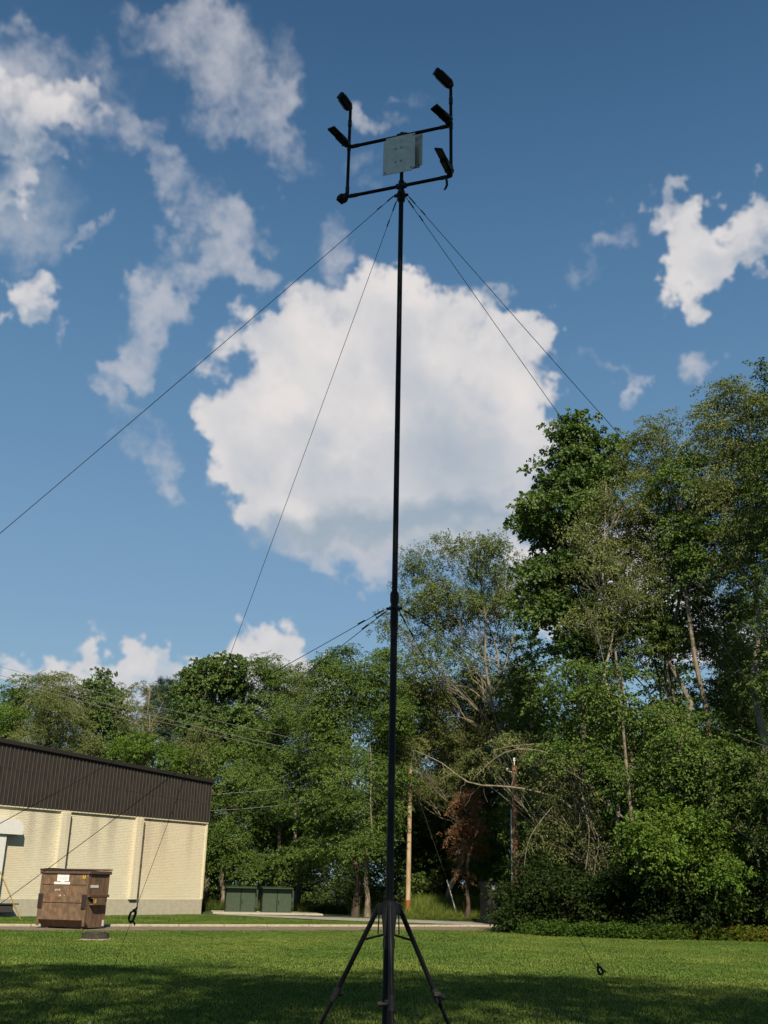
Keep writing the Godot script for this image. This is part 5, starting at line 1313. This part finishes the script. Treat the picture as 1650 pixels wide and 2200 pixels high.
# ------------------------------------------------------------------ the mast
func build_mast() -> void:
	var p := thing("mast", "tall thin black telescoping mast on a tripod with lamp frame on top", "mast", Vector3(0.092, 0, -7.4))
	var st := begin()
	tube(st, [Vector3(0, 0.02, 0), Vector3(0, 1.36, 0)], [0.036, 0.036], 16)
	obj("base_section", st, M.black, p)
	st = begin()
	tube(st, [Vector3(0, 1.3, 0), Vector3(0, 3.52, 0)], [0.0255, 0.0255], 16)
	obj("lower_section", st, M.black, p)
	st = begin()
	tube(st, [Vector3(0, 3.5, 0), Vector3(0, 7.34, 0)], [0.0215, 0.0205], 16)
	obj("upper_section", st, M.black, p)
	st = begin()
	tube(st, [Vector3(0, 7.3, 0), Vector3(0, 7.88, 0)], [0.0165, 0.0165], 14)
	obj("top_section", st, M.black, p)
	# collars
	st = begin()
	tube(st, [Vector3(0, 3.37, 0), Vector3(0, 3.40, 0), Vector3(0, 3.55, 0), Vector3(0, 3.58, 0), Vector3(0, 3.60, 0), Vector3(0, 3.66, 0), Vector3(0, 3.675, 0)], [0.026, 0.0295, 0.0295, 0.027, 0.033, 0.033, 0.024], 16)
	var mc := obj("clamp_collar", st, M.black, p)
	guy_ring(mc, 3.545, 0.058)
	st = begin()
	tube(st, [Vector3(0, 7.17, 0), Vector3(0, 7.18, 0), Vector3(0, 7.27, 0), Vector3(0, 7.28, 0), Vector3(0, 7.38, 0), Vector3(0, 7.39, 0)], [0.022, 0.034, 0.034, 0.026, 0.026, 0.02], 16)
	mc = obj("clamp_collar", st, M.black, p)
	guy_ring(mc, 7.235, 0.062)
	# tripod hub, brace ring and three legs
	st = begin()
	tube(st, [Vector3(0, 1.285, 0), Vector3(0, 1.29, 0), Vector3(0, 1.40, 0), Vector3(0, 1.44, 0), Vector3(0, 1.47, 0), Vector3(0, 1.50, 0), Vector3(0, 1.515, 0)], [0.03, 0.038, 0.05, 0.052, 0.062, 0.055, 0.03], 18)
	for k in 3:
		var a := TAU * k / 3.0 + deg_to_rad(87.0)
		var out := Vector3(cos(a), 0, sin(a))
		box(st, out * 0.06 + Vector3(0, 1.46, 0), Vector3(0.05, 0.07, 0.034), 0.006, Basis(out, Vector3.UP, out.cross(Vector3.UP)))
	obj("tripod_hub", st, M.black_rough, p)
	st = begin()
	tube(st, [Vector3(0, 1.215, 0), Vector3(0, 1.22, 0), Vector3(0, 1.275, 0), Vector3(0, 1.28, 0)], [0.036, 0.041, 0.041, 0.036], 18)
	obj("lower_ring", st, M.black_rough, p)
	for k in 3:
		var a := TAU * k / 3.0 + deg_to_rad(87.0)
		var out := Vector3(cos(a), 0, sin(a))
		var side := out.cross(Vector3.UP)
		var from := out * 0.075 + Vector3(0, 1.48, 0)
		var to := out * 0.9 + Vector3(0, 0.02, 0)
		st = begin()
		var mid := from.lerp(to, 0.385)
		rod(st, from, mid, 0.0165, 12)
		var leg := obj("leg", st, M.black, p)
		st = begin()
		rod(st, from.lerp(to, 0.375), to, 0.0125, 12)
		obj("leg_extension", st, M.black, leg)
		st = begin()
		var d := (to - from).normalized()
		tube(st, [mid - d * 0.05, mid - d * 0.045, mid + d * 0.045, mid + d * 0.05], [0.018, 0.023, 0.023, 0.015], 12)
		box(st, mid + side * (0.03 if k == 1 else 0.02) - d * 0.01, Vector3(0.05, 0.03, 0.03), 0.006)
		rod(st, mid + side * 0.03, mid + side * 0.075, 0.011, 8)
		tube(st, [mid + side * 0.06, mid + side * 0.065, mid + side * 0.085, mid + side * 0.09], [0.012, 0.018, 0.018, 0.012], 10)
		obj("leg_clamp", st, M.black_rough, leg)
		st = begin()
		tube(st, [to - d * 0.03, to + d * 0.02, to + d * 0.03], [0.018, 0.024, 0.018], 10)
		obj("foot", st, M.black_rough, leg)
		st = begin()
		var on_leg := from.lerp(to, 0.15)
		rod(st, Vector3(0, 1.30, 0) + out * 0.036, on_leg, 0.0075, 8)
		rod(st, Vector3(0, 1.30, 0) + out * 0.082, Vector3(0, 1.46, 0) + out * 0.075, 0.0045, 8)
		obj("brace", st, M.black, leg)
	# frame: two rails and two uprights, turned 19 degrees so that its right end comes forward
	var u := Vector3(cos(deg_to_rad(19.0)), 0, sin(deg_to_rad(19.0)))
	var fwd := Vector3(-u.z, 0, u.x)
	var xl := -0.505
	var xr := 0.447
	for y in [7.872, 7.335]:
		st = begin()
		rod(st, u * xl + Vector3(0, y, 0), u * xr + Vector3(0, y, 0), 0.015, 12)
		var rail := obj("rail", st, M.black, p)
		for q in [xl + 0.06, xr - 0.06]:
			st = begin()
			rod(st, u * (q - 0.035) + Vector3(0, y, 0), u * (q + 0.035) + Vector3(0, y, 0), 0.018, 12)
			obj("coupling", st, M.black_rough, rail)
		st = begin()
		box(st, Vector3(0, y, 0), Vector3(0.1, 0.045, 0.045), 0.01, Basis(u, Vector3.UP, fwd))
		rod(st, Vector3(0, y - 0.05, 0), Vector3(0, y + 0.025, 0), 0.024, 12)
		obj("tee_joint", st, M.black_rough, rail)
	for q in [[xl, 7.335, 8.32, 8.14], [xr, 7.335, 8.31, 8.14]]:
		st = begin()
		rod(st, u * q[0] + Vector3(0, q[1], 0), u * q[0] + Vector3(0, q[2], 0), 0.0145, 12)
		var up := obj("upright", st, M.black, p)
		for y in [7.335 + 0.07, 7.872, q[3]]:
			st = begin()
			rod(st, u * q[0] + Vector3(0, y - 0.035, 0), u * q[0] + Vector3(0, y + 0.035, 0), 0.018, 12)
			obj("coupling", st, M.black_rough, up)
	# lamp heads: foot on the frame, where the tip points, plate turned or not
	lamp(p, u * xl + Vector3(-0.02, 7.89, 0.02), Vector3(-0.13, -0.012, 0.21), 0.0, true)
	lamp(p, u * xl + Vector3(-0.01, 8.31, 0.0), Vector3(-0.075, 0.025, 0.125), 0.9, false)
	lamp(p, u * xl + Vector3(-0.015, 7.335, 0.0), Vector3(-0.05, 0.0, -0.05), 0.2, false)
	lamp(p, u * xr + Vector3(-0.01, 7.90, 0.02), Vector3(-0.145, 0.0, 0.165), 0.2, true)
	lamp(p, u * xr + Vector3(0.0, 8.31, 0.0), Vector3(-0.13, 0.03, 0.125), 0.9, false)
	lamp(p, u * xr + Vector3(-0.01, 7.36, 0.02), Vector3(-0.115, 0.0, 0.28), -0.4, true)
	st = begin()
	var base := u * (xr - 0.05) + Vector3(0, 7.33, 0.02)
	tube(st, [base, base + Vector3(0.01, -0.05, 0.0), base + Vector3(0.012, -0.09, 0.0), base + Vector3(0.0, -0.125, 0.0), base + Vector3(-0.012, -0.14, 0.0)], [0.009, 0.011, 0.011, 0.01, 0.007], 8)
	obj("cable_tail", st, M.black_rough, p)
	# two galvanised plates clamped before and behind the pole
	for s in [1, -1]:
		st = begin()
		var o: Vector3 = fwd * (0.045 * s) + Vector3(0, 7.64 if s > 0 else 7.725, 0) + u * (-0.012 if s > 0 else 0.03)
		var w := 0.145
		var h := 0.195
		var nt := 0.022
		var poly := [Vector2(-w + nt, h), Vector2(w, h), Vector2(w, -h + nt), Vector2(w - nt, -h + nt), Vector2(w - nt, -h), Vector2(-w, -h), Vector2(-w, h - nt), Vector2(-w + nt, h - nt)]
		var fan := PackedVector2Array(poly)
		var ids := Geometry2D.triangulate_polygon(fan)
		var at := func(v: Vector2, t: float) -> Vector3: return o + u * v.x + Vector3.UP * v.y + fwd * t
		for i in range(0, ids.size(), 3):
			tri(st, at.call(fan[ids[i]], 0.003), at.call(fan[ids[i + 1]], 0.003), at.call(fan[ids[i + 2]], 0.003), o)
			tri(st, at.call(fan[ids[i]], -0.003), at.call(fan[ids[i + 1]], -0.003), at.call(fan[ids[i + 2]], -0.003), o)
		for i in 8:
			var e: Vector2 = fan[i]
			var g: Vector2 = fan[(i + 1) % 8]
			quad(st, at.call(e, 0.003), at.call(g, 0.003), at.call(g, -0.003), at.call(e, -0.003), o)
		var plate := obj("plate", st, M.galv, p)
		for b: Vector2 in [Vector2(-0.03, 0.06), Vector2(0.02, 0.065), Vector2(-0.03, -0.08), Vector2(0.02, -0.075), Vector2(-w + 0.02, -h + 0.02), Vector2(w - 0.015, h - 0.02), Vector2(w - 0.03, -h + 0.03)]:
			st = begin()
			rod(st, at.call(b, 0.001), at.call(b, 0.008), 0.0055, 8)
			obj("bolt", st, M.black_rough, plate)
	st = begin()
	for y in [7.55, 7.74, 7.83]:
		box(st, Vector3(0.0, y, 0.0), Vector3(0.075, 0.03, 0.075), 0.006, Basis(u, Vector3.UP, fwd))
	obj("plate_clamp", st, M.black_rough, p)

func guy_ring(parent: Node3D, y: float, r: float) -> void:
	var st := begin()
	tube(st, [Vector3(0, y - 0.012, 0), Vector3(0, y - 0.008, 0), Vector3(0, y + 0.008, 0), Vector3(0, y + 0.012, 0)], [0.03, r * 0.72, r * 0.72, 0.03], 16)
	for k in 4:
		var a := TAU * k / 4.0 + 0.2
		box(st, Vector3(cos(a), 0, sin(a)) * r * 0.8 + Vector3(0, y, 0), Vector3(0.028, 0.016, 0.03), 0.004, Basis(Vector3.UP, -a))
	obj("guy_ring", st, M.black_rough, parent)

# a flat lamp paddle on a knuckle joint
func lamp(p: Node3D, at: Vector3, reach: Vector3, roll: float, long: bool) -> void:
	var d := reach.normalized()
	var x := d.cross(Vector3.UP).normalized()
	var b := Basis(x, x.cross(d).normalized() * -1.0, d)
	b = Basis(b.x, d.cross(b.x), d).rotated(d, roll)
	var l := reach.length()
	var st := begin()
	box(st, at + d * 0.015, Vector3(0.05, 0.065, 0.06), 0.012, b)
	rod(st, at - b.x * 0.035 + d * 0.02, at + b.x * 0.035 + d * 0.02, 0.022, 12)
	var h := obj("lamp_head", st, M.black_rough, p)
	st = begin()
	if long:
		box(st, at + d * (l * 0.36), Vector3(0.075, 0.05, l * 0.44), 0.014, b)
	else:
		box(st, at + d * (l * 0.5), Vector3(0.085, 0.06, l * 0.9), 0.02, b)
		box(st, at + d * (l * 0.95), Vector3(0.072, 0.05, l * 0.25), 0.016, b)
	obj("housing", st, M.black, h)
	st = begin()
	if long:
		box(st, at + d * (l * 0.76) - b.y * 0.004, Vector3(0.076, 0.02, l * 0.56), 0.008, b)
	else:
		box(st, at + d * (l * 1.08), Vector3(0.07, 0.045, 0.006), 0.002, b)
	obj("lamp_plate", st, M.black, h)
	st = begin()
	box(st, at + d * (l * 0.3) - b.y * 0.031 + b.x * 0.02, Vector3(0.012, 0.003, 0.03), 0.0, b)
	obj("label_tag", st, M.white_tag, h)

# ------------------------------------------------------------------ guy ropes
func guy(label: String, a: Vector3, b: Vector3, clamp_at: float, clamp_size := 1.0) -> void:
	var p := thing("guy_rope", label, "guy rope", b, 0.0, "guy ropes of the mast")
	var st := begin()
	var from := a - b
	var pts := []
	for i in 13:
		var t := i / 12.0
		pts.append(from.lerp(Vector3.ZERO, t) - Vector3.UP * 0.05 * 4.0 * t * (1.0 - t))
	tube(st, pts, taper(12, 0.0026, 0.0026), 6, false)
	obj("rope", st, M.rope, p)
	st = begin()
	var d := (Vector3.ZERO - from).normalized()
	rod(st, from + d * 0.04, from + d * 0.12, 0.006, 8)
	rod(st, from + d * 0.2, from + d * 0.26, 0.0055, 8)
	obj("thimble", st, M.black_rough, p)
	st = begin()
	rod(st, Vector3(0, 0.12, 0) - d * 0.05, Vector3(0, -0.15, 0), 0.012, 8)
	obj("ground_peg", st, M.grey_metal, p)
	if clamp_at > 0.0:
		st = begin()
		var at := from.lerp(Vector3.ZERO, clamp_at)
		var x := d.cross(Vector3(0, 0, 1)).normalized()
		var z := x.cross(d)
		var P := func(u: float, v: float) -> Vector3: return at + (x * u + d * v) * clamp_size
		tube(st, [P.call(-0.012, -0.055), P.call(-0.02, -0.03), P.call(-0.02, 0.03), P.call(-0.012, 0.055)], [0.0087, 0.0116, 0.0116, 0.0087], 8)
		tube(st, [P.call(0.004, -0.05), P.call(0.022, -0.025), P.call(0.022, 0.035), P.call(0.008, 0.06)], [0.0087, 0.0116, 0.0130, 0.0087], 8)
		tube(st, [P.call(-0.014, -0.055), P.call(0.006, -0.052)], [0.0130, 0.0130], 8)
		tube(st, [P.call(-0.014, 0.055), P.call(0.01, 0.06)], [0.0130, 0.0130], 8)
		tube(st, [P.call(-0.016, 0.045), P.call(-0.04, 0.05), P.call(-0.045, 0.07)], [0.0101, 0.0101, 0.0087], 8)
		tube(st, [P.call(0.012, -0.052), P.call(-0.006, -0.075), P.call(-0.014, -0.1)], [0.0101, 0.0101, 0.0087], 8)
		obj("tensioner", st, M.black_rough, p)

func build_guys() -> void:
	var top := Vector3(0.092, 7.235, -7.4)
	var mid := Vector3(0.092, 3.545, -7.4)
	guy("long guy rope falling from the top collar to the left picture edge", top + Vector3(-0.045, 0, 0.02), Vector3(-5.7, 0, -5.82), 0.0)
	guy("guy rope from the top collar down to the left, buckle near the dumpster", top + Vector3(-0.03, 0, -0.03), Vector3(-3.11, 0, -12.47), 0.826, 1.25)
	guy("left of the two ropes running down right from the top collar", top + Vector3(0.04, 0, -0.02), Vector3(5.67, 0, -9.6), 0.0)
	guy("right of the two ropes running down right from the top collar", top + Vector3(0.045, 0, 0.02), Vector3(6.07, 0, -7.9), 0.0)
	guy("upper of the two ropes running down left from the middle collar", mid + Vector3(-0.045, 0, 0.02), Vector3(-5.9, 0, -7.03), 0.0)
	guy("lower of the two ropes running down left from the middle collar", mid + Vector3(-0.04, 0, -0.02), Vector3(-5.26, 0, -10.12), 0.0)
	guy("rope from the middle collar to the lawn at right, buckle over the grass", mid + Vector3(0.03, 0, -0.03), Vector3(2.81, 0, -11.59), 0.746, 0.95)
	guy("short rope seen leaving the middle collar in front of the birch crown", mid + Vector3(0.045, 0, 0.02), Vector3(6.05, 0, -8.11), 0.0)

# ------------------------------------------------------------------ small things and grass
func build_small() -> void:
	var p := thing("manhole_riser", "low dark manhole riser on a pale pad in front of the dumpster", "manhole", Vector3(-8.116, 0.000, -32.193))
	var st := begin()
	tube(st, [Vector3(0, 0.0, 0), Vector3(0, 0.16, 0), Vector3(0, 0.18, 0)], [0.39, 0.39, 0.37], 24)
	obj("ring", st, M.stone_dark, p)
	st = begin()
	tube(st, [Vector3(0, 0.18, 0), Vector3(0, 0.2, 0), Vector3(0, 0.205, 0)], [0.31, 0.31, 0.29], 24)
	obj("cover", st, M.dark_pipe, p)
	st = begin()
	box(st, Vector3(0.05, 0.005, 0.2), Vector3(0.8, 0.05, 0.9), 0.015, Basis(Vector3.UP, 0.1))
	obj("pad", st, M.slab, p)

func turf(seed_: int, count: int, half: float, tall: float) -> ArrayMesh:
	var r := RandomNumberGenerator.new()
	r.seed = seed_
	var st := begin()
	for i in count:
		var at := Vector3(r.randf_range(-half, half), -0.005, r.randf_range(-half, half))
		var a := r.randf() * TAU
		var side := Vector3(cos(a), 0, sin(a))
		var lean := Vector3(r.randf_range(-1, 1), 0, r.randf_range(-1, 1)) * tall * 0.75
		var h := tall * r.randf_range(0.5, 1.15)
		var w := r.randf_range(0.0025, 0.006)
		var midp := at + lean * 0.35 + Vector3.UP * h * 0.6
		var tip := at + lean + Vector3.UP * h
		var n := (side.cross(Vector3.UP) * 0.6 + Vector3.UP).normalized()
		var t := r.randf_range(0.75, 1.22)
		var dry := r.randf_range(-0.1, 0.2) if r.randf() > 0.08 else 0.95
		var c := Color(t * (1.0 + dry), t * (1.0 + dry * 0.2), t * (1.0 - dry * 0.2))
		st.set_color(c)
		for v: Vector3 in [at - side * w, midp - side * w * 0.8, midp + side * w * 0.8, at - side * w, midp + side * w * 0.8, at + side * w, midp - side * w * 0.8, tip, midp + side * w * 0.8]:
			st.set_normal(n)
			st.add_vertex(v)
	return st.commit()

func lawn_tint(x: float, z: float) -> Color:
	var a := lawn_noise.get_noise_2d(x * 1.2, z * 1.2)
	var b := lawn_noise.get_noise_2d(x * 8.0 + 90.0, z * 8.0)
	var c := Color(0.128, 0.215, 0.044).lerp(Color(0.205, 0.275, 0.062), clampf(0.5 + a * 1.2 + b * 0.5, 0.0, 1.0))
	if b > 0.3:
		c = c.lerp(Color(0.065, 0.15, 0.032), 0.5)
	return c

func on_lawn(x: float, z: float) -> bool:
	if z < line_at(road_near, x) + 0.15 and z > line_at(road_far, x) - 0.5:
		return false
	if Geometry2D.is_point_in_polygon(Vector2(x, z), PackedVector2Array(gravel_poly)):
		return false
	if x > 4.7 and z < line_at(wood_edge, x) - 0.3:
		return false
	return Vector2(x + 8.2, z + 32.2).length() > 0.75

func build_grass() -> void:
	var tiles := [turf(1, 2000, 0.46, 0.042), turf(2, 2000, 0.46, 0.042), turf(3, 2000, 0.46, 0.042)]
	var where := [[] as Array[Transform3D], [] as Array[Transform3D], [] as Array[Transform3D]]
	var tint := [[], [], []]
	var z := 3.0
	while z > -59.0:
		var half := 5.5 + 0.46 * maxf(-z, 0.0)
		var step := 0.8 if z > -38.0 else 1.0
		var x := -half
		while x < half:
			var px := x + rng.randf_range(-0.12, 0.12)
			var pz := z + rng.randf_range(-0.12, 0.12)
			if on_lawn(px, pz) and (pz > -50.0 or px > -22.0):
				var v := rng.randi() % 3
				var tall := rng.randf_range(0.75, 1.15) + 0.6 * maxf(0.0, lawn_noise.get_noise_2d(px * 5.0, pz * 5.0)) + (rng.randf_range(0.4, 1.3) if rng.randf() < 0.03 else 0.0)
				(where[v] as Array[Transform3D]).append(Transform3D(Basis(Vector3.UP, (rng.randi() % 4) * PI / 2).scaled(Vector3(step / 0.8, tall, step / 0.8)), Vector3(px, 0, pz)))
				(tint[v] as Array).append(lawn_tint(px, pz))
			x += step
		z -= step
	for v in 3:
		var o := many("grass", tiles[v], M.grass, where[v], PackedColorArray(tint[v]), self)
		tag(o, "short green lawn grass between the viewer and the woods", "grass")
	# tall weeds at the foot of the wood and by the cabinets
	var weed := turf(9, 260, 0.5, 0.5)
	var wh: Array[Transform3D] = []
	var wt := PackedColorArray()
	for i in 420:
		var at := Vector3(rng.randf_range(2.2, 8.5), 0, rng.randf_range(-70, -58.3))
		if Geometry2D.is_point_in_polygon(Vector2(at.x, at.z), PackedVector2Array(gravel_poly)) or at.distance_to(Vector3(1.911, 0.000, -65.322)) < 1.0:
			continue
		var far := clampf((-at.z - 58.5) / 6.0, 0.15, 1.0)
		wh.append(Transform3D(Basis(Vector3.UP, rng.randf() * TAU).scaled(Vector3(1.2, far * rng.randf_range(1.2, 2.6), 1.2)), at))
		wt.append(Color(0.12, 0.18, 0.035).lerp(Color(0.20, 0.25, 0.055), rng.randf()))
	for i in 90:
		var at := Vector3(rng.randf_range(-12.0, 2.0), 0, rng.randf_range(-70.0, -66.5))
		wh.append(Transform3D(Basis(Vector3.UP, rng.randf() * TAU).scaled(Vector3(1.2, rng.randf_range(0.6, 1.6), 1.2)), at))
		wt.append(Color(0.05, 0.085, 0.02).lerp(Color(0.09, 0.125, 0.03), rng.randf()))
	tag(many("tall_weeds", weed, M.grass, wh, wt, self), "tall pale green weeds at the foot of the wood by the poles", "weeds")
	# low leafy plants along the edge of the wood at right
	var gh: Array[Transform3D] = []
	var gt := PackedColorArray()
	for i in 4200:
		var x2 := rng.randf_range(5.4, 24.0)
		if lawn_noise.get_noise_2d(x2 * 6.0, 5.0) < rng.randf_range(-0.6, 0.25):
			continue
		var at := Vector3(x2, 0.02 + 0.5 * rng.randf() * rng.randf(), line_at(wood_edge, x2) + 1.9 + 0.9 * smoothstep(7.5, 9.5, x2) - absf(rng.randfn()) * 0.9 + 0.35 * lawn_noise.get_noise_2d(x2 * 9.0, 40.0))
		gh.append(Transform3D(Basis(Vector3.UP, rng.randf() * TAU).scaled(Vector3.ONE * rng.randf_range(0.5, 0.95)), at))
		var k := smoothstep(9.0, 16.0, x2)
		var c := Color(0.065, 0.12, 0.02).lerp(Color(0.20, 0.21, 0.025), k * rng.randf_range(0.3, 1.0))
		if rng.randf() < 0.05 * k:
			c = Color(0.22, 0.07, 0.02)
		gt.append(c)
	tag(many("ground_cover", (clump.lime as Dictionary).mesh, M.leaf, gh, gt, self), "low yellow green leafy ground cover along the wood edge at right", "ground cover")
